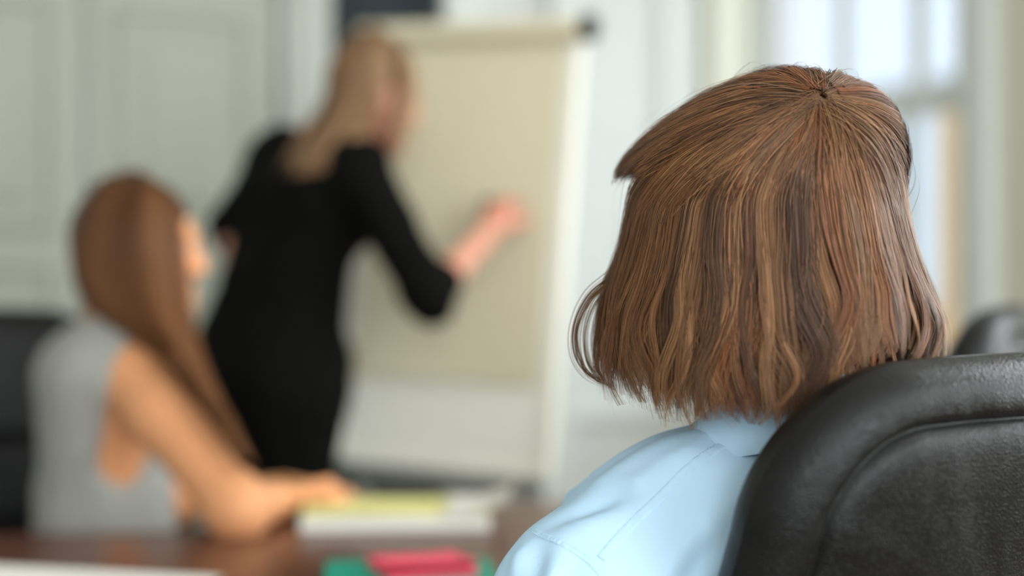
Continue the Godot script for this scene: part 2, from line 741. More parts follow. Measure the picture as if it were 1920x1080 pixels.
	structure("trim_4", "broad white casing between the doors and the dark teal door", "trim", b.mesh(), M.door_trim, panelled)
	var teal := Node3D.new()
	teal.name = "door_4"
	add_child(teal, true)
	teal.set_meta("kind", "structure")
	tag(teal, "narrow dark teal painted door behind the standing woman's head", "door")
	teal.transform = panelled
	b = Build.new()
	span_box(b, Vector3(0.828, 0.02, -0.02), Vector3(1.204, 2.95, 0))
	part("leaf_board", b.mesh(), M.teal, teal)
	for r: Array in [[0.2, 0.8], [1.15, 1.4]]:
		part("panel", raised_panel(0.26, r[1], 0.012), M.teal, teal, Transform3D(Basis.IDENTITY, Vector3(1.016, r[0] + r[1] / 2, -0.02)))
	part("knob", lathe(PackedVector2Array([Vector2(0.001, 0), Vector2(0.012, 0), Vector2(0.010, 0.02), Vector2(0.022, 0.032), Vector2(0.022, 0.042), Vector2(0.001, 0.052)]), 16).mesh(), M.brass, teal, Transform3D(Basis(Vector3.RIGHT, -PI / 2), Vector3(0.86, 1.05, -0.02)))
	b = Build.new()
	span_box(b, Vector3(0.69, 0, -0.05), Vector3(0.82, 2.95, 0), 0.006)
	structure("trim_5", "white casing on the right of the dark teal door", "trim", b.mesh(), M.trim, panelled)
	b = Build.new()
	span_box(b, Vector3(0.335, 0, -0.05), Vector3(0.43, 2.95, 0), 0.008)
	structure("trim_6", "slim white upright board on the wall right of the flip chart", "trim", b.mesh(), M.trim, panelled)
	b = Build.new()
	span_box(b, Vector3(-0.2257, 0.65, -0.03), Vector3(0.335, 0.70, 0))
	span_box(b, Vector3(0.43, 0.65, -0.03), Vector3(0.69, 0.70, 0))
	structure("trim_7", "white dado rail behind the flip chart", "trim", b.mesh(), M.trim, panelled)
	b = Build.new()
	span_box(b, Vector3(-0.2257, 0.0, -0.02), Vector3(0.335, 0.16, 0))
	span_box(b, Vector3(0.43, 0.0, -0.02), Vector3(0.69, 0.16, 0))
	structure("baseboard_back", "white baseboard below the dado rail", "baseboard", b.mesh(), M.trim, panelled)

func sash_window(frame: Transform3D, r: Rect2, n: int) -> void:
	var w := Node3D.new()
	w.name = "window_%d" % n
	add_child(w, true)
	w.set_meta("kind", "structure")
	tag(w, ["tall white sash window behind the brown-haired woman's head", "second sash window along the right wall, outside the picture", "third sash window along the right wall, outside the picture", "right-hand sash window behind the camera", "left-hand sash window behind the camera"][n - 1], "window")
	w.transform = frame
	var z0 := 0.19
	var b := Build.new()
	var x0 := r.position.x
	var x1 := r.end.x
	var y0 := r.position.y
	var y1 := r.end.y
	var f := 0.022
	for q: Array in [[x0, y0, x0 + f, y1], [x1 - f, y0, x1, y1], [x0 + f, y1 - f, x1 - f, y1], [x0 + f, y0, x1 - f, y0 + f]]:
		span_box(b, Vector3(q[0], q[1], z0), Vector3(q[2], q[3], z0 + 0.09))
	part("frame", b.mesh(), M.trim, w)
	b = Build.new()
	span_box(b, Vector3(x0 - 0.05, y0 - 0.03, -0.05), Vector3(x1 + 0.05, y0, z0))
	part("sill", b.mesh(), M.trim, w)
	var rail := 1.69
	for half in 2:
		var lo := y0 + f if half == 0 else rail - 0.035
		var hi := rail + 0.035 if half == 0 else y1 - f
		var z := z0 + (0.012 if half == 0 else 0.05)
		b = Build.new()
		var sx0 := x0 + f
		var sx1 := x1 - f
		for q: Array in [[sx0, lo, sx0 + 0.022, hi], [sx1 - 0.022, lo, sx1, hi], [sx0 + 0.03, hi - (0.07 if half == 0 else 0.045), sx1 - 0.03, hi], [sx0 + 0.03, lo, sx1 - 0.03, lo + (0.07 if half == 1 else 0.05)]]:
			span_box(b, Vector3(q[0], q[1], z), Vector3(q[2], q[3], z + 0.035))
		var sash := part("sash", b.mesh(), M.trim, w)
		var step := (sx1 - sx0 - 0.06) / 3.0
		for k in 3:
			var pane := BoxMesh.new()
			pane.size = Vector3(step - 0.002, hi - lo - 0.1, 0.004)
			part("pane", pane, M.glass, sash, Transform3D(Basis.IDENTITY, Vector3(sx0 + 0.03 + step * (k + 0.5), (lo + hi) / 2, z + 0.018)))
			if k > 0:
				b = Build.new()
				span_box(b, Vector3(sx0 + 0.03 + step * k - 0.024, lo + 0.05, z - 0.002), Vector3(sx0 + 0.03 + step * k + 0.024, hi - 0.045, z + 0.033))
				part("glazing_bar", b.mesh(), M.trim, sash)

func build_outside() -> void:
	var b := Build.new()
	span_box(b, Vector3(-30, -0.5, -25), Vector3(-0.35, -0.3, 30))
	structure("ground", "paved street outside the window", "ground", b.mesh(), M.stone, room)
	var o := thing("building", "pale building with tan walls seen through the window", "building")
	o.transform = room
	b = Build.new()
	span_box(b, Vector3(-9.0, -0.3, 2.0), Vector3(-7.0, 3.05, 16.0), 0.02)
	part("lower_wall", b.mesh(), M.tan_wall, o)
	b = Build.new()
	span_box(b, Vector3(-9.0, 3.05, 2.0), Vector3(-7.03, 9.0, 8.3), 0.02)
	part("upper_wall", b.mesh(), M.render_wall, o)
	b = Build.new()
	span_box(b, Vector3(-9.0, 3.05, 8.3), Vector3(-6.98, 9.0, 16.0), 0.02)
	part("gable_wall", b.mesh(), M.tan_wall, o)
	b = Build.new()
	span_box(b, Vector3(-7.0, 2.98, 2.0), Vector3(-6.9, 3.12, 8.3), 0.02)
	part("string_course", b.mesh(), M.stone, o)
	for k in 5:
		for row in 2:
			var z := 3.2 + k * 1.35 + (0.0 if row == 0 else 0.1)
			var y := 0.9 if row == 0 else 4.6
			if row == 1 and k == 4:
				continue
			b = Build.new()
			span_box(b, Vector3(-7.06, y, z), Vector3(-6.94, y + 1.9, z + 0.85), 0.01)
			var f := part("window", b.mesh(), M.trim, o)
			for p in 2:
				b = Build.new()
				span_box(b, Vector3(-6.95, y + 0.08 + p * 0.92, z + 0.08), Vector3(-6.93, y + 0.9 + p * 0.92, z + 0.77), 0.004)
				part("pane", b.mesh(), M.sky_pane, f)

# ---------------------------------------------------------------- furniture
func outline_slab(pts: PackedVector2Array, top: float, thick: float, round_: float) -> ArrayMesh:
	var b := Build.new()
	var n := pts.size()
	var area := 0.0
	for k in n:
		area += pts[k].cross(pts[(k + 1) % n])
	var s := 1.0 if area > 0 else -1.0
	var rings := [[round_, 0.0], [round_ * 0.3, round_ * 0.3], [0.0, round_], [0.0, thick - round_], [round_ * 0.3, thick - round_ * 0.3], [round_, thick]]
	for r: Array in rings:
		for k in n:
			var t := (pts[(k + 1) % n] - pts[(k + n - 1) % n]).normalized()
			var inward := Vector2(-t.y, t.x) * s
			var p: Vector2 = pts[k] + inward * float(r[0])
			b.v.append(Vector3(p.x, top - r[1], p.y))
	for k in rings.size() - 1:
		for j in n:
			var a := k * n + j
			var c := k * n + (j + 1) % n
			if s > 0:
				b.i.append_array([a, a + n, c, c, a + n, c + n])
			else:
				b.i.append_array([a, c, a + n, c, c + n, a + n])
	b.smooth()
	var tri := Geometry2D.triangulate_polygon(pts)
	for e: Array in [[0, 1], [rings.size() - 1, -1]]:
		var at := b.v.size()
		for k in n:
			b.v.append(b.v[e[0] * n + k])
			b.n.append(Vector3(0, e[1], 0))
		for t in range(0, tri.size(), 3):
			var p := b.v[at + tri[t]]
			var q := b.v[at + tri[t + 1]]
			var r := b.v[at + tri[t + 2]]
			var up: bool = (r - p).cross(q - p).y * e[1] > 0
			b.i.append_array([at + tri[t], at + (tri[t + 1] if up else tri[t + 2]), at + (tri[t + 2] if up else tri[t + 1])])
	return b.mesh()

func smooth_loop(pts: Array, per := 6) -> PackedVector2Array:
	var out := PackedVector2Array()
	var n := pts.size()
	for k in n:
		for j in per:
			out.append((pts[k] as Vector2).cubic_interpolate(pts[(k + 1) % n], pts[(k + n - 1) % n], pts[(k + 2) % n], float(j) / per))
	return out

func back_outline(s: float, count: int) -> PackedVector2Array:
	# Outline of a chair back, inset by s: x across, y from 0 to 0.60, corners rounded, top slightly domed.
	var out := PackedVector2Array()
	var h := 0.60
	var corners := [[1, 1, 0.105], [-1, 1, 0.105], [-1, 0, 0.09], [1, 0, 0.09]]
	var arc := count / 4 - 48
	var starts := []
	for ci in 4:
		var c: Array = corners[ci]
		var r := maxf(c[2] - s, 0.012)
		var y: float = (h - s - r) if c[1] == 1 else (s + r)
		var hw := 0.275 - 0.075 * y / h
		starts.append([Vector2(c[0] * (hw - s - r), y), r])
	for ci in 4:
		var from: Vector2
		for k in arc:
			var a := PI / 2 * (float(k) / (arc - 1) + ci)
			from = (starts[ci][0] as Vector2) + Vector2(cos(a), sin(a)) * starts[ci][1]
			out.append(from)
		var nxt: Array = starts[(ci + 1) % 4]
		var a2 := PI / 2 * (ci + 1)
		var to: Vector2 = (nxt[0] as Vector2) + Vector2(cos(a2), sin(a2)) * float(nxt[1])
		for k in 48:
			out.append(from.lerp(to, (k + 1.0) / 49.0))
	for k in out.size():
		out[k].y += 0.02 * cos(clampf(out[k].x * 6.0, -1.5, 1.5)) * pow(clampf(out[k].y / h, 0.0, 1.0), 2.0)
	return out

func chair_back(front: bool) -> ArrayMesh:
	var b := Build.new()
	var count := 288
	var prof := []
	if not front:
		prof = [[0.0, 0.0], [0.001, 0.006], [0.0035, 0.012], [0.008, 0.018], [0.014, 0.0225], [0.021, 0.0258], [0.027, 0.0272], [0.031, 0.0268], [0.0332, 0.0245], [0.0345, 0.0226], [0.0355, 0.0222], [0.0366, 0.0236], [0.039, 0.0275], [0.044, 0.0305], [0.054, 0.033], [0.075, 0.035], [0.11, 0.036], [0.15, 0.0365], [0.18, 0.037]]
	else:
		prof = [[0.0, 0.0], [0.0015, -0.008], [0.006, -0.018], [0.014, -0.027], [0.026, -0.035], [0.042, -0.041], [0.06, -0.045], [0.085, -0.048], [0.11, -0.050], [0.14, -0.051], [0.165, -0.052], [0.18, -0.0525]]
	var nz := FastNoiseLite.new()
	nz.frequency = 7.0
	nz.seed = 5
	# densify along the outline by resampling at even spacing
	for r: Array in prof:
		var o := back_outline(r[0], 288)
		for p in o:
			var z: float = r[1]
			if front:
				for gy: float in [0.20, 0.36]:
					z += 0.012 * exp(-pow((p.y - gy) / 0.012, 2.0)) * smoothstep(0.0, 0.03, r[0])
			else:
				z += 0.0045 * nz.get_noise_3d(p.x, p.y, 0.0) * smoothstep(0.005, 0.03, r[0]) * (1.0 - smoothstep(0.11, 0.18, r[0]))
			b.v.append(Vector3(p.x, p.y, z - 0.55 * p.x * p.x))
	var n := count
	for k in prof.size() - 1:
		for j in n:
			var a := k * n + j
			var c := k * n + (j + 1) % n
			if front:
				b.i.append_array([a, a + n, c, c, a + n, c + n])
			else:
				b.i.append_array([a, c, a + n, c, c + n, a + n])
	# close the middle with rings drawn in to the centre line
	var last := (prof.size() - 1) * n
	for f: float in [0.5, 0.0]:
		var at := b.v.size()
		for j in n:
			var p := b.v[last + j]
			var zx := p.z + 0.55 * p.x * p.x
			b.v.append(Vector3(p.x * f, p.y, zx - 0.55 * p.x * p.x * f * f))
		for j in n:
			var a := at - n + j
			var c := at - n + (j + 1) % n
			if f == 0.5:
				a = last + j
				c = last + (j + 1) % n
			if front:
				b.i.append_array([a, a + (at - last if f == 0.5 else n), c, c, a + (at - last if f == 0.5 else n), c + (at - last if f == 0.5 else n)])
			else:
				b.i.append_array([a, c, a + (at - last if f == 0.5 else n), c, c + (at - last if f == 0.5 else n), a + (at - last if f == 0.5 else n)])
	b.smooth()
	return b.mesh()

var chair_parts := {}
func make_chair(label: String, at: Vector3, yaw: float, recline := 12.0) -> Node3D:
	var o := thing("office_chair", label, "chair", at, "black leather office chairs round the table")
	o.rotation.y = yaw
	if chair_parts.is_empty():
		chair_parts.back = chair_back(false)
		chair_parts.front = chair_back(true)
		var seat := PackedVector2Array()
		for k in 48:
			var a := TAU * k / 48
			seat.append(Vector2(signf(cos(a)) * pow(absf(cos(a)), 0.45) * 0.255, -0.02 + signf(sin(a)) * pow(absf(sin(a)), 0.45) * 0.25))
		chair_parts.seat = outline_slab(seat, 0.475, 0.10, 0.045)
		var arm := Build.new()
		add_tube(arm, curve(PackedVector3Array([Vector3(0, 0.40, 0.12), Vector3(0.04, 0.50, 0.15), Vector3(0.03, 0.61, 0.12), Vector3(0.02, 0.633, 0.0), Vector3(0.02, 0.62, -0.16), Vector3(0.03, 0.54, -0.20), Vector3(0, 0.41, -0.10)]), 28), PackedFloat32Array([0.018]), 10)
		chair_parts.arm = arm.mesh()
		var pad := Build.new()
		add_tube(pad, PackedVector3Array([Vector3(0.02, 0.643, 0.10), Vector3(0.02, 0.655, 0.06), Vector3(0.02, 0.653, -0.10), Vector3(0.02, 0.640, -0.16)]), PackedFloat32Array([0.015, 0.028, 0.028, 0.015]), 14, Vector2(1.0, 0.6))
		chair_parts.pad = pad.mesh()
		chair_parts.column = lathe(PackedVector2Array([Vector2(0.001, 0.10), Vector2(0.032, 0.10), Vector2(0.032, 0.24), Vector2(0.018, 0.245), Vector2(0.018, 0.37), Vector2(0.07, 0.375), Vector2(0.07, 0.385), Vector2(0.001, 0.385)]), 18).mesh()
		chair_parts.spoke = tube_mesh([Vector3(0.02, 0.11, 0), Vector3(0.12, 0.11, 0), Vector3(0.30, 0.075, 0)], [0.028, 0.024, 0.014], 10)
		var wheel := Build.new()
		for s: float in [-1.0, 1.0]:
			var d := lathe(PackedVector2Array([Vector2(0.001, 0.004), Vector2(0.026, 0.004), Vector2(0.028, 0.009), Vector2(0.028, 0.02), Vector2(0.022, 0.025), Vector2(0.001, 0.026)]), 16)
			for k in d.v.size():
				d.v[k] = Vector3(d.v[k].x, d.v[k].z, d.v[k].y * s) + Vector3(0.30, 0.028, 0)
				d.n[k] = Vector3(d.n[k].x, d.n[k].z, d.n[k].y * s)
			wheel.add(d)
		add_tube(wheel, PackedVector3Array([Vector3(0.30, 0.03, 0), Vector3(0.297, 0.085, 0)]), PackedFloat32Array([0.008]), 8)
		chair_parts.caster = wheel.mesh()
		chair_parts.bracket = tube_mesh([Vector3(0, 0.38, 0.0), Vector3(0, 0.385, 0.18), Vector3(0, 0.44, 0.245), Vector3(0, 0.62, 0.30)], [0.03, 0.03, 0.03, 0.025], 10)
	var lean := Transform3D(Basis(Vector3.RIGHT, deg_to_rad(recline)), Vector3(0, 0.475, 0.235))
	part("backrest", chair_parts.back, M.leather, o, lean)
	part("back_cushion", chair_parts.front, M.leather, o, lean)
	part("seat", chair_parts.seat, M.leather, o)
	for s: float in [-1.0, 1.0]:
		var mirror := Transform3D(Basis.IDENTITY if s > 0 else Basis(Vector3(-1, 0, 0), Vector3.UP, Vector3(0, 0, 1)), Vector3(s * 0.265, 0, 0))
		var arm := part("armrest", chair_parts.arm, M.plastic, o, mirror)
		part("arm_pad", chair_parts.pad, M.leather, arm)
	part("bracket", chair_parts.bracket, M.plastic, o)
	part("column", chair_parts.column, M.plastic, o)
	for k in 5:
		var sp := part("base_spoke", chair_parts.spoke, M.plastic, o, Transform3D(Basis(Vector3.UP, TAU * k / 5), Vector3.ZERO))
		part("caster", chair_parts.caster, M.plastic, sp)
	return o

func build_furniture() -> void:
	var o := thing("meeting_table", "dark red-brown polished wooden meeting table with a curved edge", "table")
	var loop := smooth_loop([Vector2(-1.62, -1.85), Vector2(-1.2, -2.03), Vector2(-0.95, -2.10), Vector2(-0.769, -2.136), Vector2(-0.612, -2.146), Vector2(-0.458, -2.18), Vector2(-0.336, -2.29), Vector2(-0.15, -2.39), Vector2(0.037, -2.455), Vector2(0.25, -2.48), Vector2(0.42, -2.40), Vector2(0.50, -2.15), Vector2(0.50, -1.80), Vector2(0.42, -1.55), Vector2(0.20, -1.42), Vector2(-0.25, -1.22), Vector2(-0.8, -1.0), Vector2(-1.3, -0.92), Vector2(-1.65, -1.05), Vector2(-1.78, -1.45)], 6)
	part("tabletop", outline_slab(loop, 0.74, 0.045, 0.012), M.wood, o)
	for p: Vector3 in [Vector3(-1.15, 0, -1.5), Vector3(0.02, 0, -1.92)]:
		var b := Build.new()
		add_box(b, Transform3D(Basis(Vector3.UP, 0.44), p + Vector3(0, 0.36, 0)), Vector3(0.5, 0.67, 0.07), 0.01)
		add_box(b, Transform3D(Basis(Vector3.UP, 0.44), p + Vector3(0, 0.025, 0)), Vector3(0.6, 0.05, 0.5), 0.015)
		part("pedestal", b.mesh(), M.wood, o)
	# the three chairs in view
	front_chair = make_chair("black leather office chair in the foreground, its back to the camera, behind the brown-haired woman", Vector3.ZERO, 0.0)
	place_chair(front_chair, Vector3(0.360, 1.037, -0.945), deg_to_rad(35.0))
	var left := make_chair("black leather office chair behind the seated woman in the grey top, at the left edge", Vector3.ZERO, 0.0, 8.0)
	place_chair(left, Vector3(-1.02, 1.045, -2.76), deg_to_rad(212.0), 8.0)
	var right := make_chair("empty black leather office chair beyond the front chair, at the right edge", Vector3.ZERO, 0.0, 8.0)
	place_chair(right, Vector3(0.735, 1.06, -2.0), deg_to_rad(62.0), 8.0)

var front_chair: Node3D
# Stand a chair so that the middle of the top of its back is at top; the floor stays at 0.
func place_chair(c: Node3D, top: Vector3, yaw: float, recline := 12.0) -> void:
	c.rotation.y = yaw
	var lean := Transform3D(Basis(Vector3.RIGHT, deg_to_rad(recline)), Vector3(0, 0.475, 0.235))
	var local := lean * Vector3(0, 0.6, 0.03)
	var off := Basis(Vector3.UP, yaw) * local
	c.position = Vector3(top.x - off.x, 0, top.z - off.z)
	for part_ in c.get_children():
		if str(part_.name).begins_with("back"):
			(part_ as Node3D).position.y += top.y - local.y

func build_table_things() -> void:
	# yellow writing pad, a curled white sheet under it, paper, green notebook, pink notes
	var a := Vector3(-0.327, 0.741, -2.15)
	var o := thing("writing_pad", "yellow writing pad with thick white page edges, open on the far side of the table", "notepad", Vector3(-0.175, 0.741, -2.235))
	o.rotation.y = 0.07
	var b := Build.new()
	span_box(b, Vector3(-0.15, 0, -0.1), Vector3(0.135, 0.02, 0.1), 0.002)
	part("page_block", b.mesh(), M.paper, o)
	b = Build.new()
	sheet(b, Vector3(-0.151, 0.0212, -0.099), Vector3(0.283, 0, 0), Vector3(0, 0, 0.188), func(u: float, v: float) -> float: return 0.0015 * sin(u * 5.0) + 0.0)
	part("top_page", b.mesh(), M.yellow, o)
	b = Build.new()
	sheet(b, Vector3(0.085, 0.0232, -0.095), Vector3(0.10, 0, 0.01), Vector3(-0.02, 0, 0.195), func(u: float, v: float) -> float: return 0.0015 + 0.026 * u * u * u)
	part("curled_page", b.mesh(), M.paper, o)
	o = thing("paper_sheet", "white sheet of paper lying at the front left of the table", "paper", Vector3(-0.56, 0.741, -1.75))
	o.rotation.y = -0.24
	b = Build.new()
	sheet(b, Vector3(-0.22, 0.001, -0.09), Vector3(0.40, 0, 0), Vector3(0, 0, 0.21), func(u: float, v: float) -> float: return 0.0006 + 0.002 * sin(u * 4.0) * v)
	part("sheet", b.mesh(), M.paper, o)
	o = thing("notebook", "green notebook on the table below the pink sticky notes", "notebook", Vector3(-0.128, 0.741, -1.765))
	o.rotation.y = 0.12
	b = Build.new()
	span_box(b, Vector3(-0.105, 0.0, -0.075), Vector3(0.105, 0.003, 0.075), 0.001)
	span_box(b, Vector3(-0.105, 0.013, -0.075), Vector3(0.105, 0.016, 0.075), 0.001)
	span_box(b, Vector3(-0.105, 0.0, -0.075), Vector3(-0.101, 0.016, 0.075), 0.001)
	part("cover", b.mesh(), M.green, o)
	b = Build.new()
	span_box(b, Vector3(-0.101, 0.003, -0.073), Vector3(0.103, 0.013, 0.073), 0.001)
	part("page_block", b.mesh(), M.paper, o)
	o = thing("sticky_notes", "pink pad of sticky notes with curling leaves on the green notebook", "sticky notes", Vector3(-0.112, 0.757, -1.762))
	o.rotation.y = 0.35
	b = Build.new()
	span_box(b, Vector3(-0.055, 0, -0.055), Vector3(0.055, 0.008, 0.055), 0.001)
	part("note_block", b.mesh(), M.pink, o)
	for k in 3:
		b = Build.new()
		var lift := 0.003 + 0.003 * k
		sheet(b, Vector3(-0.055, 0.0085 + 0.0006 * k, -0.055), Vector3(0.11, 0, 0.002 * k), Vector3(0.003 * k, 0, 0.11), func(u: float, v: float) -> float: return lift * v * v + 0.0012 * sin(u * 5.0 + k))
		part("note", b.mesh(), M.pink, o)

# A thin sheet with a lift that varies over it.
func sheet(b: Build, at: Vector3, u: Vector3, v: Vector3, lift: Callable) -> void:
	var n := 12
	for side in 2:
		var k := b.v.size()
		for j in n + 1:
			for i in n + 1:
				var fu := float(i) / n
				var fv := float(j) / n
				var y: float = lift.call(fu, fv)
				b.v.append(at + u * fu + v * fv + Vector3(0, y + (0.0004 if side == 0 else 0.0), 0))
		for j in n:
			for i in n:
				var a := k + j * (n + 1) + i
				if side == 0:
					b.i.append_array([a, a + 1, a + n + 1, a + 1, a + n + 2, a + n + 1])
				else:
					b.i.append_array([a, a + n + 1, a + 1, a + 1, a + n + 1, a + n + 2])

# ---------------------------------------------------------------- flip chart
var board := Transform3D()
func build_flipchart() -> void:
	var yaw := deg_to_rad(20.5)
	var lean := deg_to_rad(7.0)
	var roll := deg_to_rad(-2.2)
	# board frame: origin at the bottom right corner, x to the right, y up, z towards the viewer
	board = Transform3D(Basis(Vector3.UP, -yaw) * Basis(Vector3.FORWARD, -roll) * Basis(Vector3.RIGHT, -lean), px(1022, 890, 3.15))
	var o := thing("flip_chart", "white flip chart easel with a cream sheet hanging from its clamp bar", "flip chart", Vector3(board.origin.x, 0, board.origin.z))
	var inv := Transform3D(Basis.IDENTITY, -o.position)
	var bt := inv * board
	var w := 0.51
	var h := 1.02
	var b := Build.new()
	span_box(b, Vector3(-w, 0, -0.02), Vector3(0, h, 0), 0.004)
	part("board", b.mesh(), M.board, o, bt)
	b = Build.new()
	for q: Array in [[-w - 0.012, -0.012, -w + 0.012, h], [-0.012, -0.012, 0.012, h], [-w, -0.012, 0, 0.012]]:
		span_box(b, Vector3(q[0], q[1], -0.024), Vector3(q[2], q[3], 0.006), 0.004)
	part("board_frame", b.mesh(), M.board, o, bt)
	b = Build.new()
	sheet(b, Vector3.ZERO, Vector3(0.455, 0, 0), Vector3(0, 0, 0.79), func(u: float, v: float) -> float: return 0.004 + 0.006 * v + 0.002 * sin(u * 7.0) * v)
	for k in b.v.size():
		b.v[k] = Vector3(b.v[k].x - 0.485, h - 0.04 - b.v[k].z, b.v[k].y + 0.002)
	b.smooth()
	part("paper_sheet", b.mesh(), M.flip_paper, o, bt)
	b = Build.new()
	var bar := PackedVector3Array([Vector3(-w - 0.03, h - 0.012, 0.016), Vector3(0.012, h - 0.012, 0.016)])
	add_tube(b, bar, PackedFloat32Array([0.034]), 20, Vector2(0.62, 1.0) if false else Vector2(1.0, 0.75))
	part("clamp_bar", b.mesh(), M.bar, o, bt)
	for s: float in [0.0, 1.0]:
		b = Build.new()
		var x := 0.012 if s == 0.0 else -w - 0.066
		add_tube(b, PackedVector3Array([Vector3(x, h - 0.008, 0.014), Vector3(x + 0.008, h - 0.008, 0.014), Vector3(x + 0.03, h - 0.008, 0.014), Vector3(x + 0.038, h - 0.008, 0.014)]), PackedFloat32Array([0.024, 0.031, 0.031, 0.020]), 16)
		part("end_cap", b.mesh(), M.plastic, o, bt)
	b = Build.new()
	span_box(b, Vector3(-w - 0.06, -0.05, -0.02), Vector3(0.0, -0.015, 0.02), 0.004)
	span_box(b, Vector3(-w - 0.06, -0.056, 0.0), Vector3(0.0, -0.045, 0.09), 0.003)
	span_box(b, Vector3(-w - 0.06, -0.056, 0.084), Vector3(0.0, -0.024, 0.092), 0.003)
	part("pen_tray", b.mesh(), M.grey, o, bt)
	var foot := func(x: float, z: float) -> Vector3: return Vector3(x, 0, z)
	var lt := bt * Vector3(-w * 0.9, 0.4, -0.03)
	var rt := bt * Vector3(-0.06, 0.4, -0.03)
	var ct := bt * Vector3(-w / 2, 0.8, -0.04)
	var lf := bt * Vector3(-w * 0.98, 0, 0.02)
	var rf := bt * Vector3(0.02, 0, 0.02)
	lf.y = 0.008
	rf.y = 0.008
	var cf := bt * Vector3(-w / 2, 0, -0.75)
	cf.y = 0.008
	for leg: Array in [[lt, lf], [rt, rf], [ct, cf]]:
		b = Build.new()
		add_tube(b, PackedVector3Array([leg[0], (leg[0] as Vector3).lerp(leg[1], 0.5), leg[1]]), PackedFloat32Array([0.016, 0.016, 0.012]), 12)
		var l := part("leg", b.mesh(), M.trim, o)
		b = Build.new()
		add_tube(b, PackedVector3Array([(leg[1] as Vector3) + Vector3(0, 0.04, 0), leg[1]]), PackedFloat32Array([0.018, 0.02]), 12)
		part("foot_cap", b.mesh(), M.plastic, l)

# ---------------------------------------------------------------- people
func look(f: Vector3) -> Basis:       # axes with -z along f, y up
	return Basis.looking_at(f, Vector3.UP)

func paint(b: Build, c: Color) -> void:
	b.c = PackedColorArray()
	b.c.resize(b.v.size())
	b.c.fill(c)

# A woman's head; the frame's origin lies between the ears, -z is where she looks.
func head_solid(f: Transform3D) -> Solid:
	var s := Solid.new()
	var z := f.basis.get_scale().x
	var rot := f.basis.orthonormalized()
	var P := func(x: float, y: float, z: float) -> Vector3: return f * Vector3(x, y, z)
	s.ball(P.call(0, 0.036, 0.012), rot, Vector3(0.074, 0.084, 0.092) * z, 0.03)
	s.cone(P.call(0, 0.005, -0.032), P.call(0, -0.070, -0.052), 0.058 * z, 0.034 * z, 0.03)
	for x: float in [-1.0, 1.0]:
		s.cone(P.call(0.050 * x, -0.030, -0.005), P.call(0.012 * x, -0.092, -0.070), 0.022 * z, 0.017 * z, 0.03)
		s.ball(P.call(0.036 * x, -0.026, -0.062), rot, Vector3(0.026, 0.024, 0.026) * z, 0.025)
		s.cone(P.call(0.012 * x, 0.020, -0.086), P.call(0.044 * x, 0.018, -0.070), 0.010 * z, 0.009 * z, 0.02)
		s.ball(P.call(0.076 * x, -0.004, 0.004), rot * Basis(Vector3.UP, 0.35 * x), Vector3(0.008, 0.031, 0.019) * z, 0.008)
	s.cone(P.call(0, 0.012, -0.090), P.call(0, -0.026, -0.108), 0.007 * z, 0.010 * z, 0.014)
	for x: float in [-1.0, 1.0]:
		s.cone(P.call(0.006 * x, -0.028, -0.103), P.call(0.013 * x, -0.031, -0.096), 0.007 * z, 0.007 * z, 0.008)
		s.ball(P.call(0.033 * x, 0.002, -0.096), rot, Vector3(0.017, 0.011, 0.014) * z, 0.014, true)
	s.cone(P.call(-0.017, -0.058, -0.083), P.call(0.017, -0.058, -0.083), 0.0065 * z, 0.0065 * z, 0.01)
	s.cone(P.call(0, -0.057, -0.090), P.call(0, -0.0571, -0.090), 0.007 * z, 0.007 * z, 0.012)
	s.cone(P.call(-0.013, -0.068, -0.084), P.call(0.013, -0.068, -0.084), 0.0075 * z, 0.0075 * z, 0.009)
	s.cone(P.call(0, -0.092, -0.078), P.call(0, -0.0921, -0.078), 0.018 * z, 0.018 * z, 0.02)
	return s

func tint_head(b: Build, f: Transform3D, skin: Color) -> void:
	var inv := f.affine_inverse()
	var lips := skin * Color(0.72, 0.42, 0.42)
	b.c = PackedColorArray()
	for p in b.v:
		var q := inv * p
		var c := skin
		if q.z < -0.075:
			var w := 0.6 * exp(-pow((q.y + 0.063) / 0.009, 4.0)) * exp(-pow(q.x / 0.020, 4.0))
			c = c.lerp(lips, w)
			var br := exp(-pow((q.y - 0.021) / 0.005, 4.0)) * (1.0 if absf(q.x) > 0.012 and absf(q.x) < 0.046 else 0.0)
			c = c.lerp(Color(0.06, 0.035, 0.02), br * 0.55)
		c = c.lerp(skin * Color(1.0, 0.72, 0.66), 0.5 * exp(-(pow((absf(q.x) - 0.042) / 0.02, 2.0) + pow((q.y + 0.025) / 0.02, 2.0))) * (1.0 if q.z < -0.02 else 0.0))
		b.c.append(Color(c.r, c.g, c.b, 1.0))

func eyes(parent: Node3D, f: Transform3D, iris: Color) -> void:
	var b := Build.new()
	var n := 14
	for j in n + 1:
		var th := PI * j / n
		for i in 20:
			var a := TAU * i / 20
			b.v.append(Vector3(sin(th) * cos(a), sin(th) * sin(a), -cos(th)) * 0.0122)
			b.c.append(Color(0.01, 0.01, 0.01) if th < 0.2 else iris if th < 0.5 else Color(0.75, 0.73, 0.7))
	for j in n:
		for i in 20:
			var p := j * 20 + i
			var q := j * 20 + (i + 1) % 20
			b.i.append_array([p, p + 20, q, q, p + 20, q + 20])
	b.smooth()
	var m := b.mesh()
	for x: float in [-1.0, 1.0]:
		part("eye", m, M.eye, parent, Transform3D(f.basis, f * Vector3(0.033 * x, 0.003, -0.0735)))

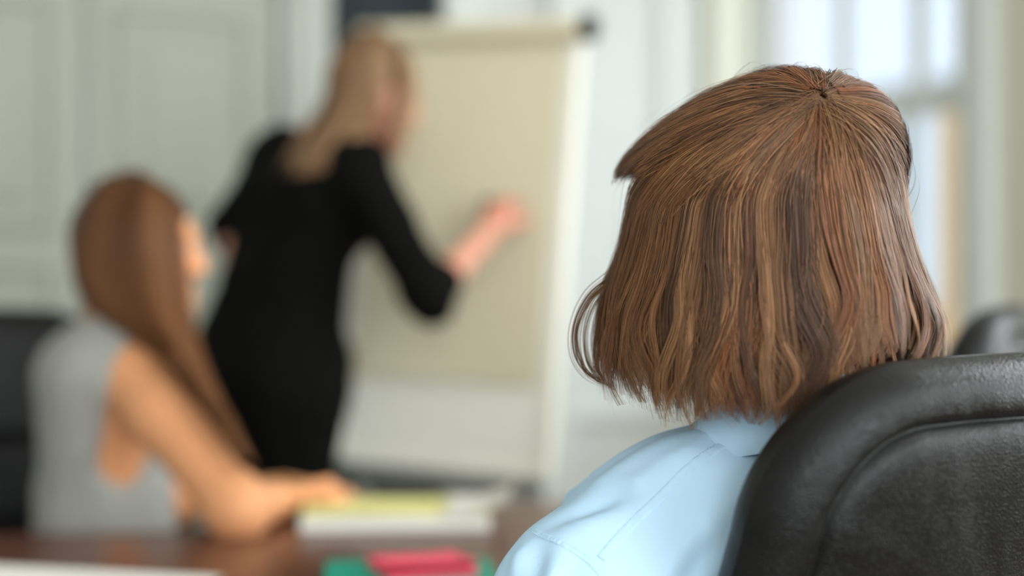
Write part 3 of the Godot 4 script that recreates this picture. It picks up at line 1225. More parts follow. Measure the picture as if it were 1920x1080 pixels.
# A hand at a wrist: y towards the fingers, z out of the palm, x towards the thumb (mirror = -1 for the other hand).
func hand_solid(f: Transform3D, curl: Array, thumb: float, mirror := 1.0, size := 1.0) -> Solid:
	var s := Solid.new()
	var X := mirror
	var P := func(v: Vector3) -> Vector3: return f * (Vector3(v.x * X, v.y, v.z) * size)
	var kx := [0.030, 0.010, -0.010, -0.028]
	var ky := [0.084, 0.088, 0.084, 0.075]
	var kl := [0.068, 0.076, 0.070, 0.055]
	s.cone(P.call(Vector3(0, -0.04, 0)), P.call(Vector3(0, 0.015, 0)), 0.025 * size, 0.023 * size, 0.02)
	for k in 4:
		s.cone(P.call(Vector3(kx[k] * 0.55, 0.012, 0)), P.call(Vector3(kx[k], ky[k] - 0.006, 0)), 0.0135 * size, 0.0115 * size, 0.012)
	s.ball(P.call(Vector3(0.024, 0.03, 0.008)), f.basis, Vector3(0.017, 0.028, 0.016) * size, 0.014)
	for k in 4:
		var p := Vector3(kx[k], ky[k], 0)
		var a: float = curl[k] * 0.9
		var splay: float = kx[k] * 1.6
		var r := 0.0092 - 0.0006 * absf(k - 1.0)
		for j in 3:
			var l: float = kl[k] * [0.46, 0.30, 0.24][j]
			var q := p + Vector3(sin(splay) * cos(a), cos(splay) * cos(a), sin(a)) * l
			s.cone(P.call(p), P.call(q), r * size, (r - 0.0009) * size, 0.004)
			p = q
			r -= 0.0009
			a += curl[k] * [1.1, 0.8, 0.0][j]
	var p := Vector3(0.026, 0.024, 0.006)
	var d := Vector3(0.75, 0.62, 0.25 + 0.3 * thumb).normalized()
	var rr := 0.0125
	for j in 3:
		var q: Vector3 = p + d * float([0.038, 0.032, 0.026][j])
		s.cone(P.call(p), P.call(q), rr * size, (rr - 0.0014) * size, 0.006)
		p = q
		rr -= 0.0014
		d = (d + Vector3(-0.55, 0.25, 0.35) * thumb).normalized()
	return s

# Axes for a hand whose fingers point along y and whose palm faces z as nearly as it can.
func hand_frame(at: Vector3, fingers: Vector3, palm: Vector3) -> Transform3D:
	var y := fingers.normalized()
	var z := (palm - y * palm.dot(y)).normalized()
	return Transform3D(Basis(y.cross(z), y, z), at)

func shoe_mesh(f: Transform3D, heel: float) -> Build:
	var s := Solid.new()
	s.cone(f * Vector3(0, 0.035 + heel, 0.05), f * Vector3(0, 0.03, -0.12), 0.032, 0.030, 0.03)
	s.cone(f * Vector3(0, 0.022, -0.10), f * Vector3(0, 0.016, -0.17), 0.034, 0.022, 0.03)
	if heel > 0.02:
		s.cone(f * Vector3(0, 0.006, 0.07), f * Vector3(0, 0.04 + heel, 0.06), 0.012, 0.024, 0.02)
	s.planes.append(Plane(Vector3.DOWN, 0.0))
	return s.skin(0.008)

# ---------------------------------------------------------------- hair
# Strands are ribbons with rounded normals, laid along guides; a guide is a lock.
class Lock:
	var pts: PackedVector3Array
	var out: PackedVector3Array      # outward direction at each point
	var color: Color
	var wide := 0.005
	var tight := 0.35                # how far the lock closes towards its tip
	var count := 40
	var thick := 0.0004
	var frizz := 0.0012
	var depth := 0.35                # thickness of the lock relative to its width

func hair_mesh(locks: Array[Lock], seed_: int) -> ArrayMesh:
	var r := RandomNumberGenerator.new()
	r.seed = seed_
	var v := PackedVector3Array()
	var nn := PackedVector3Array()
	var cc := PackedColorArray()
	var ii := PackedInt32Array()
	for g in locks:
		var m := g.pts.size()
		var tang := PackedVector3Array()
		var side := PackedVector3Array()
		for k in m:
			var t := (g.pts[mini(k + 1, m - 1)] - g.pts[maxi(k - 1, 0)]).normalized()
			tang.append(t)
			side.append(t.cross(g.out[k]).normalized())
		for s in g.count:
			var ox := r.randfn(0.0, 0.5)
			var oz := r.randfn(0.0, 0.5) * g.depth
			var start := 0
			var cut := m
			if r.randf() < 0.8:
				cut = m - r.randi_range(0, maxi(1, m / 20))
			var tone := clampf(1.0 + r.randfn(0.0, 0.24), 0.45, 1.7)
			var col := Color(g.color.r * tone, g.color.g * tone, g.color.b * tone)
			var w := g.thick * r.randf_range(0.7, 1.25)
			var ph := r.randf() * TAU
			var fq := r.randf_range(5.0, 11.0)
			var fr := g.frizz * r.randf_range(0.2, 1.0)
			var stray := 1.0
			if r.randf() < 0.05:
				stray = 2.0
			var base := v.size()
			for k in range(start, cut):
				var u := float(k) / (m - 1)
				var close := (1.0 - (1.0 - g.tight) * smoothstep(0.35, 1.0, u)) * smoothstep(-0.35, 0.2, u) * stray
				var wob := fr * u * sin(ph + fq * u)
				var p := g.pts[k] + side[k] * (ox * g.wide * close + wob) + g.out[k] * (oz * g.wide * close + 0.5 * wob)
				var e := side[k] * w * (1.0 - 0.75 * smoothstep(0.75, 1.0, float(k) / (cut - 1)))
				v.append(p - e)
				v.append(p + e)
				nn.append((g.out[k] - side[k] * 0.75).normalized())
				nn.append((g.out[k] + side[k] * 0.75).normalized())
				var root := lerpf(0.76, 1.0, smoothstep(0.0, 0.30, u))      # roots are naturally darker
				var ck := Color(col.r * root, col.g * root, col.b * root)
				cc.append(ck)
				cc.append(ck)
				if k + 1 < cut:
					var a := base + (k - start) * 2
					ii.append(a)
					ii.append(a + 2)
					ii.append(a + 1)
					ii.append(a + 1)
					ii.append(a + 2)
					ii.append(a + 3)
	var arr := []
	arr.resize(Mesh.ARRAY_MAX)
	arr[Mesh.ARRAY_VERTEX] = v
	arr[Mesh.ARRAY_NORMAL] = nn
	arr[Mesh.ARRAY_COLOR] = cc
	arr[Mesh.ARRAY_INDEX] = ii
	var am := ArrayMesh.new()
	am.add_surface_from_arrays(Mesh.PRIMITIVE_TRIANGLES, arr)
	return am

# Long hair from key curves set out in order; every lock runs between two neighbours.
func sheet_locks(keys: Array, n: int, per: int, centre: Vector3, tones: Array, wide: float, thick: float, seed_: int, tight := 0.4) -> Array[Lock]:
	var r := RandomNumberGenerator.new()
	r.seed = seed_
	var fine := []
	for k: PackedVector3Array in keys:
		fine.append(curve(k, 30))
	var out: Array[Lock] = []
	for k in n:
		var u := (k + r.randf()) / n * (keys.size() - 1)
		var s := mini(int(u), keys.size() - 2)
		var f := u - s
		var g := Lock.new()
		var layer := r.randf()
		var a: PackedVector3Array = fine[s]
		var b: PackedVector3Array = fine[s + 1]
		var z: PackedVector3Array = fine[maxi(s - 1, 0)]
		var d: PackedVector3Array = fine[mini(s + 2, keys.size() - 1)]
		for j in 30:
			var p := a[j].cubic_interpolate(b[j], z[j], d[j], f)
			var o := (p - centre)
			o.y *= 0.25
			var across := (b[j] - a[j])
			var t := (a[mini(j + 1, 29)] - a[maxi(j - 1, 0)])
			var q := across.cross(t)
			if q.length() > 1e-7:
				q = q.normalized()
				o = q * (1.0 if q.dot(o) > 0 else -1.0)
			else:
				o = o.normalized()
			g.out.append(o)
			g.pts.append(p - o * 0.014 * layer * smoothstep(0.0, 0.15, j / 29.0))
		# even out the outward directions
		for _t in 3:
			for j in range(1, 29):
				g.out[j] = (g.out[j - 1] + g.out[j] + g.out[j + 1]).normalized()
		g.color = (tones[r.randi() % tones.size()] as Color).lerp(tones[r.randi() % tones.size()], r.randf())
		g.count = per
		g.wide = wide
		g.thick = thick
		g.tight = tight
		out.append(g)
	return out

# A close cap of hair under the strands, over the skull and down to a depth behind the ears.
func hair_cap(f: Transform3D, c: Color, grow := 0.004, low := -0.06) -> ArrayMesh:
	var s := Solid.new()
	s.ball(f * Vector3(0, 0.036, 0.012), f.basis, Vector3(0.074, 0.084, 0.092) + Vector3.ONE * grow, 0.03)
	s.cone(f * Vector3(0, 0.0, 0.03), f * Vector3(0, low, 0.035), 0.072, 0.06, 0.03)
	s.planes.append(Plane((f.basis * Vector3(0, -0.75, -0.66)).normalized(), f * Vector3(0, 0.055, -0.08)))
	var b := s.skin(0.007, 2)
	paint(b, c)
	return b.mesh()

# ---------------------------------------------------------------- the seated woman on the far side
func build_seated_woman() -> void:
	var o := thing("person", "seated woman with long straight brown hair, grey sleeveless top, elbow on the table", "person", Vector3(-0.70, 0, -2.45))
	var inv := -o.position
	var fwd := Vector3(0.9, 0, -0.44).normalized()
	var right := Vector3(0.44, 0, 0.9).normalized()        # towards the camera
	var skin := lin(226, 160, 112)
	var skull := px(250, 425, 2.40) + inv
	var hb := look((fwd + Vector3(0, -0.06, 0)).normalized())
	var hf := Transform3D(hb, skull - hb * Vector3(0, 0.036, 0.012))
	var neck := px(228, 640, 2.41) + inv
	var chest := px(190, 760, 2.43) + inv
	var waist := Vector3(px(190, 900, 2.44).x, 0.72, -2.45) + inv
	var hip := waist + Vector3(0.0, -0.17, 0.0)
	var sr := px(262, 708, 2.30) + inv
	var sl := neck - right * 0.15 - Vector3(0, 0.055, 0)
	var er := px(446, 958, 2.125) + inv
	var wr := px(532, 934, 2.27) + inv
	var el := sl + fwd * 0.12 + Vector3(0, -0.26, 0) - right * 0.05
	var wl := el + fwd * 0.2 + right * 0.10 + Vector3(0, 0.03, 0)
	var s := Solid.new()
	s.cone(hf * Vector3(0, -0.05, 0.02), neck, 0.048, 0.05, 0.03)
	s.cone(neck, sr, 0.052, 0.046, 0.05).cone(neck, sl, 0.052, 0.046, 0.05)
	for q: float in [-1.0, 1.0]:
		s.cone(chest + right * 0.075 * q + Vector3(0, 0.04, 0), waist + right * 0.06 * q, 0.088, 0.08, 0.05)
		s.cone(waist + right * 0.06 * q, hip + right * 0.07 * q, 0.08, 0.11, 0.05)
		var knee := hip + right * (0.09 * q) + fwd * 0.42 + Vector3(0, 0.0, 0)
		var ankle := Vector3(knee.x + fwd.x * 0.02, 0.09, knee.z + fwd.z * 0.02)
		s.chain([hip + right * 0.08 * q, knee, ankle], [0.088, 0.058, 0.036], 0.04)
		s.cone(ankle, ankle + fwd * 0.13 - Vector3(0, 0.05, 0), 0.034, 0.026, 0.03)
		s.ball(chest + right * 0.065 * q + fwd * 0.07, Basis.IDENTITY, Vector3.ONE * 0.055, 0.05)
	s.chain([sr, sr.lerp(er, 0.3), er, wr], [0.054, 0.057, 0.043, 0.029], 0.03)
	s.chain([sl, el, wl], [0.050, 0.036, 0.026], 0.03)
	var b := s.skin(0.012)
	paint(b, skin)
	var h := head_solid(hf).skin(0.004)
	tint_head(h, hf, skin)
	b.add(h)
	var hd := hand_solid(hand_frame(wr, Vector3(0.55, 0.05, -0.75), Vector3(0.3, -0.9, 0.3)), [1.2, 1.25, 1.3, 1.3], 0.8, -1.0, 0.95).skin(0.004)
	paint(hd, skin)
	b.add(hd)
	hd = hand_solid(hand_frame(wl, fwd + right * 0.4, Vector3.DOWN), [0.3, 0.3, 0.35, 0.4], 0.3, 1.0, 0.92).skin(0.004)
	paint(hd, skin)
	b.add(hd)
	part("body", b.mesh(), M.skin, o)
	eyes(o, hf, Color(0.05, 0.03, 0.015))
	# grey knitted top: the trunk thickened, with arm holes
	s = Solid.new()
	s.cone(neck + Vector3(0, -0.005, 0), sr + Vector3(0, -0.004, 0), 0.056, 0.054, 0.05).cone(neck + Vector3(0, -0.005, 0), sl, 0.056, 0.054, 0.05)
	for q: float in [-1.0, 1.0]:
		s.cone(chest + right * 0.075 * q + Vector3(0, 0.04, 0), waist + right * 0.06 * q, 0.102, 0.095, 0.06)
		s.cone(waist + right * 0.06 * q, hip + right * 0.07 * q, 0.095, 0.122, 0.05)
		s.ball(chest + right * 0.065 * q + fwd * 0.07, Basis.IDENTITY, Vector3.ONE * 0.062, 0.05)
	var armr := (er - sr).normalized()
	s.cone(sr + right * 0.045 + armr * 0.02, sr + right * 0.05 + armr * 0.16 + Vector3(0, -0.02, 0), 0.062, 0.066, 0.02, true)
	s.cone(px(268, 762, 2.285) + inv, px(238, 862, 2.295) + inv, 0.052, 0.046, 0.02, true)
	s.cone(sl - right * 0.05 + (el - sl).normalized() * 0.02, sl - right * 0.05 + (el - sl) * 0.5, 0.060, 0.062, 0.02, true)
	s.cone(neck + Vector3(0, 0.02, 0), neck + Vector3(0, 0.10, 0), 0.056, 0.062, 0.012, true)
	s.planes.append(Plane(Vector3.DOWN, (hip + Vector3(0, -0.04, 0))))
	var cl := s.skin(0.008, 2)
	ripple(cl, 11.0, 0.004, 3)
	part("sleeveless_top", cl.mesh(), M.knit, o)
	s = Solid.new()
	for q: float in [-1.0, 1.0]:
		var knee := hip + right * (0.09 * q) + fwd * 0.42
		var ankle := Vector3(knee.x + fwd.x * 0.02, 0.09, knee.z + fwd.z * 0.02)
		s.chain([hip + right * 0.08 * q, knee, ankle], [0.103, 0.070, 0.05], 0.05)
		part("shoe", shoe_mesh(Transform3D(look(fwd), Vector3(ankle.x, inv.y, ankle.z) + fwd * 0.02), 0.03).mesh(), M.plastic, o)
	s.cone(hip + right * 0.08, hip - right * 0.08, 0.115, 0.115, 0.06)
	s.planes.append(Plane(Vector3.DOWN, Vector3(0, 0.11, 0)))
	cl = s.skin(0.014, 1)
	part("jeans", cl.mesh(), M.denim, o)
	# ring and thin bracelet at the hand
	var ring := Build.new()
	var wf := hand_frame(wr, Vector3(0.55, 0.05, -0.75), Vector3(0.3, -0.9, 0.3))
	var pts := PackedVector3Array()
	for k in 25:
		pts.append(wf * Vector3(cos(TAU * k / 24) * 0.031, 0.002, sin(TAU * k / 24) * 0.030))
	add_tube(ring, pts, PackedFloat32Array([0.0018]), 6)
	part("bracelet", ring.mesh(), M.brass, o)
	# hair
	var keys := []
	for k: Array in [
			[[252, 330, 2.46], [215, 345, 2.50], [170, 420, 2.52], [165, 500, 2.50], [170, 560, 2.46], [175, 620, 2.44], [170, 680, 2.45]],
			[[252, 324, 2.41], [192, 337, 2.41], [137, 408, 2.41], [134, 480, 2.41], [148, 552, 2.39], [205, 610, 2.32], [295, 660, 2.24], [360, 735, 2.19], [455, 856, 2.13]],
			[[255, 323, 2.39], [200, 346, 2.335], [157, 420, 2.33], [152, 490, 2.325], [180, 560, 2.30], [240, 610, 2.26], [312, 662, 2.215], [370, 735, 2.18], [459, 860, 2.12]],
			[[260, 326, 2.38], [232, 358, 2.315], [212, 430, 2.295], [212, 500, 2.295], [232, 570, 2.27], [280, 625, 2.23], [332, 682, 2.19], [385, 755, 2.16], [464, 864, 2.11]],
			[[264, 326, 2.38], [264, 360, 2.30], [262, 430, 2.28], [266, 500, 2.28], [283, 580, 2.255], [318, 645, 2.215], [358, 705, 2.18], [402, 775, 2.15], [468, 868, 2.11]],
			[[270, 328, 2.38], [296, 357, 2.31], [306, 420, 2.29], [312, 500, 2.285], [322, 580, 2.26], [348, 655, 2.22], [384, 715, 2.185], [424, 785, 2.155], [472, 870, 2.11]],
			[[276, 332, 2.40], [324, 368, 2.345], [340, 425, 2.325], [346, 500, 2.31], [354, 580, 2.28], [372, 655, 2.235], [402, 725, 2.20], [438, 795, 2.16], [475, 872, 2.11]]]:
		var c := PackedVector3Array()
		for p: Array in k:
			c.append(px(p[0], p[1], p[2]) + inv)
		keys.append(c)
	var tones := [lin(128, 86, 54), lin(104, 66, 41), lin(144, 100, 64), lin(86, 54, 34), lin(118, 76, 46)]
	var locks := sheet_locks(keys, 170, 26, skull, tones, 0.010, 0.00055, 31)
	# the far side, hanging behind the other shoulder
	var far := []
	for q: Array in [[-0.02, 0.105, 0.02, 1.0], [-0.02, 0.105, -0.02, 0.5], [-0.02, 0.105, -0.05, 0.0]]:
		var c := PackedVector3Array()
		var sd: Vector3 = -right * (0.055 + 0.04 * q[3])
		c.append(skull + Vector3(0, 0.094, 0))
		c.append(skull + sd * 0.7 + Vector3(0, 0.075, 0) + fwd * q[2])
		c.append(skull + sd * 1.05 + Vector3(0, 0.0, 0) + fwd * q[2] * 1.5)
		c.append(skull + sd * 1.0 + Vector3(0, -0.10, 0) + fwd * (q[2] - 0.02))
		c.append(skull + sd * 0.9 + Vector3(0, -0.22, 0) + fwd * (q[2] - 0.03))
		c.append(skull + sd * 0.9 + Vector3(0, -0.34, 0) + fwd * (q[2] - 0.02))
		far.append(c)
	locks.append_array(sheet_locks(far, 50, 18, skull, tones, 0.010, 0.0006, 32))
	var hair := part("hair", hair_mesh(locks, 33), M.hair, o)
	hair.set_meta("kind", "stuff")
	part("hair_underlayer", hair_cap(hf, lin(60, 37, 24)), M.hair, o)

func ripple(b: Build, freq: float, amp: float, seed_: int) -> void:
	var n := FastNoiseLite.new()
	n.frequency = freq
	n.seed = seed_
	n.fractal_octaves = 2
	for k in b.v.size():
		b.v[k] += b.n[k] * amp * n.get_noise_3dv(b.v[k])
	b.smooth()

# ---------------------------------------------------------------- the woman at the flip chart
func build_standing_woman() -> void:
	var o := thing("person", "standing woman with long blonde hair in a black dress, writing on the flip chart", "person", Vector3(-0.50, 0, -3.12))
	var inv := -o.position
	var fwd := Vector3(0.8, 0, -0.6).normalized()
	var right := Vector3(0.6, 0, 0.8).normalized()
	var skin := lin(214, 154, 130)
	var skull := px(698, 142, 3.04) + inv
	var hb := look(Vector3(0.88, -0.26, -0.42).normalized())
	var hf := Transform3D(hb, skull - hb * Vector3(0, 0.036, 0.012))
	var neck := px(628, 268, 3.08) + inv
	var sr := px(668, 312, 2.95) + inv
	var sl := px(522, 292, 3.22) + inv
	var chest := px(570, 400, 3.09) + inv
	var waist := px(528, 540, 3.10) + inv
	var hip := px(500, 705, 3.10) + inv
	var er := px(806, 556, 2.92) + inv
	var wr := px(917, 432, 3.10) + inv
	var el := px(432, 425, 3.36) + inv
	var wl := px(452, 520, 3.20) + inv
	var s := Solid.new()
	s.cone(hf * Vector3(0, -0.05, 0.02), neck, 0.048, 0.052, 0.03)
	s.cone(neck, sr, 0.055, 0.050, 0.05).cone(neck, sl, 0.055, 0.050, 0.05)
	var feet := []
	for q: float in [-1.0, 1.0]:
		s.cone(chest + right * 0.07 * q + Vector3(0, 0.03, 0), waist + right * 0.055 * q, 0.095, 0.082, 0.05)
		s.cone(waist + right * 0.055 * q, hip + right * 0.075 * q, 0.082, 0.105, 0.05)
		s.ball(chest + right * 0.07 * q + fwd * 0.08, Basis.IDENTITY, Vector3.ONE * 0.06, 0.05)
		var knee := hip + Vector3(0.01, -0.40, 0) + right * 0.08 * q + fwd * (0.02 + 0.03 * q)
		var ankle := Vector3(knee.x, 0.09, knee.z) - fwd * (0.03 - 0.03 * q)
		s.chain([hip + right * 0.08 * q, knee, ankle], [0.085, 0.055, 0.034], 0.04)
		s.cone(ankle, ankle + fwd * 0.12 - Vector3(0, 0.05, 0), 0.033, 0.024, 0.03)
		feet.append(ankle)
	s.chain([sr, er, wr], [0.050, 0.038, 0.026], 0.03)
	s.chain([sl, el, wl], [0.050, 0.038, 0.026], 0.03)
	var b := s.skin(0.012)
	paint(b, skin)
	var h := head_solid(hf).skin(0.004)
	tint_head(h, hf, skin)
	b.add(h)
	# the writing hand: a marker between thumb and fingers, its tip on the sheet
	var tip := board * (board.affine_inverse() * px(936, 372, 3.2) * Vector3(1, 1, 0) + Vector3(0, 0, 0.014)) + inv
	var hfr := hand_frame(wr, (px(942, 372, 3.15) + inv) - wr, Vector3(0.35, -0.25, -0.9))
	var hd := hand_solid(hfr, [0.75, 0.8, 0.95, 1.05], 0.75, -1.0, 0.95).skin(0.004)
	paint(hd, skin * Color(1.0, 0.9, 0.88))
	b.add(hd)
	hd = hand_solid(hand_frame(wl, hip - wl + fwd * 0.1, -right), [0.3, 0.35, 0.4, 0.45], 0.3, 1.0, 0.95).skin(0.004)
	paint(hd, skin)
	b.add(hd)
	part("body", b.mesh(), M.skin, o)
	eyes(o, hf, Color(0.05, 0.06, 0.07))
	var dress := func(s_: Solid) -> void:
		s_.cone(neck + Vector3(0, -0.012, 0), sr, 0.062, 0.062, 0.05)
		s_.cone(neck + Vector3(0, -0.012, 0), sl, 0.062, 0.062, 0.05)
		for q: float in [-1.0, 1.0]:
			s_.cone(chest + right * 0.075 * q + Vector3(0, 0.03, 0), waist + right * 0.06 * q, 0.110, 0.096, 0.06)
			s_.cone(waist + right * 0.06 * q, hip + right * 0.08 * q, 0.096, 0.125, 0.06)
			s_.ball(chest + right * 0.07 * q + fwd * 0.08, Basis.IDENTITY, Vector3.ONE * 0.072, 0.06)
			s_.cone(hip + right * 0.08 * q, hip + right * 0.07 * q + fwd * 0.02 - Vector3(0, 0.42, 0), 0.125, 0.088, 0.10)
	s = Solid.new()
	dress.call(s)
	s.chain([sr, er, er.lerp(wr, 0.20)], [0.062, 0.052, 0.045], 0.03)
	s.chain([sl, el, el.lerp(wl, 0.25)], [0.062, 0.050, 0.044], 0.03)
	s.cone(neck + Vector3(0, 0.02, 0), neck + Vector3(0.02, 0.12, 0), 0.058, 0.066, 0.015, true)
	s.planes.append(Plane(Vector3.DOWN, hip - Vector3(0, 0.44, 0)))
	s.planes.append(Plane((wr - er).normalized(), er.lerp(wr, 0.24)))
	s.planes.remove_at(1)
	var cl := s.skin(0.010, 2)
	ripple(cl, 9.0, 0.008, 9)
	part("dress", cl.mesh(), M.black_cloth, o)
	for a: Vector3 in feet:
		part("shoe", shoe_mesh(Transform3D(look(fwd), Vector3(a.x, 0, a.z) + fwd * 0.02), 0.04).mesh(), M.plastic, o)
	# hair
	var keys := []
	for k: Array in [
			[[690, 54, 3.080], [660, 70, 3.130], [640, 130, 3.160], [622, 195, 3.150], [590, 260, 3.090], [560, 320, 3.040]],
			[[692, 52, 3.050], [648, 76, 3.080], [622, 140, 3.090], [594, 205, 3.080], [556, 262, 3.028], [524, 318, 2.980]],
			[[694, 51, 3.030], [658, 84, 2.990], [642, 150, 2.975], [616, 212, 2.980], [576, 272, 2.958], [538, 328, 2.945]],
			[[697, 51, 3.020], [683, 86, 2.965], [672, 150, 2.945], [650, 216, 2.955], [610, 276, 2.919], [562, 324, 2.925]],
			[[701, 51, 3.020], [708, 86, 2.955], [700, 150, 2.940], [680, 216, 2.945], [650, 272, 2.908], [604, 316, 2.905]],
			[[705, 52, 3.020], [726, 88, 2.965], [716, 150, 2.940], [696, 210, 2.940], [676, 262, 2.913], [648, 302, 2.900]]]:
		var c := PackedVector3Array()
		for p: Array in k:
			c.append(px(p[0], p[1], p[2]) + inv)
		keys.append(c)
	var tones := [lin(168, 132, 98), lin(140, 105, 74), lin(190, 154, 118), lin(110, 79, 55), lin(176, 140, 106)]
	var locks := sheet_locks(keys, 130, 26, skull, tones, 0.011, 0.0006, 41, 0.6)
	keys = []
	for k: Array in [
			[[706, 52, 3.03], [744, 86, 2.975], [760, 132, 2.968], [757, 180, 2.968], [748, 225, 2.968], [738, 275, 2.965]],
			[[708, 53, 3.04], [754, 88, 2.995], [774, 135, 2.985], [774, 185, 2.985], [766, 235, 2.985], [752, 288, 2.98]]]:
		var c := PackedVector3Array()
		for p: Array in k:
			c.append(px(p[0], p[1], p[2]) + inv)
		keys.append(c)
	locks.append_array(sheet_locks(keys, 22, 22, skull, tones, 0.009, 0.0006, 42, 0.5))
	var hair := part("hair", hair_mesh(locks, 43), M.hair, o)
	hair.set_meta("kind", "stuff")
	part("hair_underlayer", hair_cap(hf, lin(122, 91, 64)), M.hair, o)
	# the marker she writes with is a thing of its own
	var mk := thing("marker_pen", "dark marker pen in the standing woman's raised hand", "pen", tip - inv)
	var grip := px(893, 380, 3.08) - mk.position
	var dir := grip.normalized()
	var mb := Build.new()
	add_tube(mb, PackedVector3Array([dir * 0.002, dir * 0.012]), PackedFloat32Array([0.0025, 0.004]), 10)
	part("nib", mb.mesh(), M.grey, mk)
	mb = Build.new()
	add_tube(mb, PackedVector3Array([dir * 0.012, dir * 0.02, dir * 0.125, dir * 0.13]), PackedFloat32Array([0.007, 0.0095, 0.0095, 0.006]), 14)
	part("barrel", mb.mesh(), M.plastic, mk)

# ---------------------------------------------------------------- the woman in front
func build_front_woman() -> void:
	var o := thing("person", "seated woman seen from behind with a chin-length brown bob and a light blue shirt", "person", Vector3(0.2, 0, -1.14))
	var inv := -o.position
	var skin := lin(226, 168, 136)
	var skull := Vector3(0.184, 1.1746, -1.06) + inv
	var hb := Basis(Vector3.UP, deg_to_rad(50.0))
	var hf := Transform3D(hb.scaled(Vector3.ONE * 0.93), skull - hb * Vector3(0, 0.030, 0.012))
	var tf := Basis(Vector3.UP, deg_to_rad(20.0))
	var fwd := -tf.z
	var right := tf.x
	var neck := Vector3(0.213, 1.005, -1.045) + inv
	var chest := Vector3(0.205, 0.845, -1.10) + inv
	var waist := Vector3(0.20, 0.68, -1.13) + inv
	var hip := Vector3(0.19, 0.56, -1.15) + inv
	var sl := Vector3(0.054, 0.880, -1.0) + inv
	var sr := Vector3(0.36, 0.895, -1.115) + inv
	var el := Vector3(-0.055, 0.70, -1.14) + inv
	var er := Vector3(0.43, 0.72, -1.30) + inv
	var wl := Vector3(0.02, 0.775, -1.36) + inv
	var wr := Vector3(0.30, 0.775, -1.50) + inv
	var s := Solid.new()
	s.cone(hf * Vector3(0, -0.05, 0.02), neck, 0.048, 0.05, 0.03)
	s.cone(neck + Vector3(0, -0.063, 0), sr, 0.045, 0.044, 0.05).cone(neck + Vector3(0, -0.063, 0), sl, 0.045, 0.044, 0.05)
	for q: float in [-1.0, 1.0]:
		s.cone(chest + right * 0.08 * q + Vector3(0, 0.04, 0), waist + right * 0.06 * q, 0.085, 0.08, 0.05)
		s.cone(waist + right * 0.06 * q, hip + right * 0.075 * q, 0.08, 0.10, 0.05)
		s.ball(chest + right * 0.065 * q + fwd * 0.07, Basis.IDENTITY, Vector3.ONE * 0.055, 0.05)
		var knee := hip + right * 0.10 * q + fwd * 0.42
		var ankle := Vector3(knee.x, 0.09, knee.z) + fwd * 0.03
		s.chain([hip + right * 0.08 * q, knee, ankle], [0.085, 0.057, 0.036], 0.04)
		s.cone(ankle, ankle + fwd * 0.13 - Vector3(0, 0.05, 0), 0.034, 0.026, 0.03)
		part("shoe", shoe_mesh(Transform3D(look(fwd), Vector3(ankle.x, 0, ankle.z) + fwd * 0.02), 0.02).mesh(), M.plastic, o)
	s.chain([sl, el, wl], [0.044, 0.036, 0.026], 0.03)
	s.chain([sr, er, wr], [0.044, 0.036, 0.026], 0.03)
	var b := s.skin(0.012)
	paint(b, skin)
	var h := head_solid(hf).skin(0.004)
	tint_head(h, hf, skin)
	b.add(h)
	for q: Array in [[wl, 1.0, el], [wr, -1.0, er]]:
		var hd := hand_solid(hand_frame(q[0], ((q[0] as Vector3) - (q[2] as Vector3)) * Vector3(1, 0.2, 1), Vector3.DOWN), [0.25, 0.28, 0.32, 0.36], 0.3, q[1] * -1.0, 0.95).skin(0.004)
		paint(hd, skin)
		b.add(hd)
	part("body", b.mesh(), M.skin, o)
	eyes(o, hf, Color(0.05, 0.03, 0.015))
	s = Solid.new()
	for q: float in [-1.0, 1.0]:
		var knee := hip + right * 0.10 * q + fwd * 0.42
		var ankle := Vector3(knee.x, 0.09, knee.z) + fwd * 0.03
		s.chain([hip + right * 0.08 * q, knee, ankle], [0.10, 0.07, 0.05], 0.05)
	s.cone(hip + right * 0.08, hip - right * 0.08, 0.108, 0.108, 0.06)
	s.planes.append(Plane(Vector3.DOWN, Vector3(0, 0.11, 0)))
	part("trousers", s.skin(0.014, 1).mesh(), M.denim, o)
	front_shirt(o, neck, chest, waist, hip, sl, sr, el, er, wl, wr, fwd, right)
	front_hair(o, skull, hb, hf)

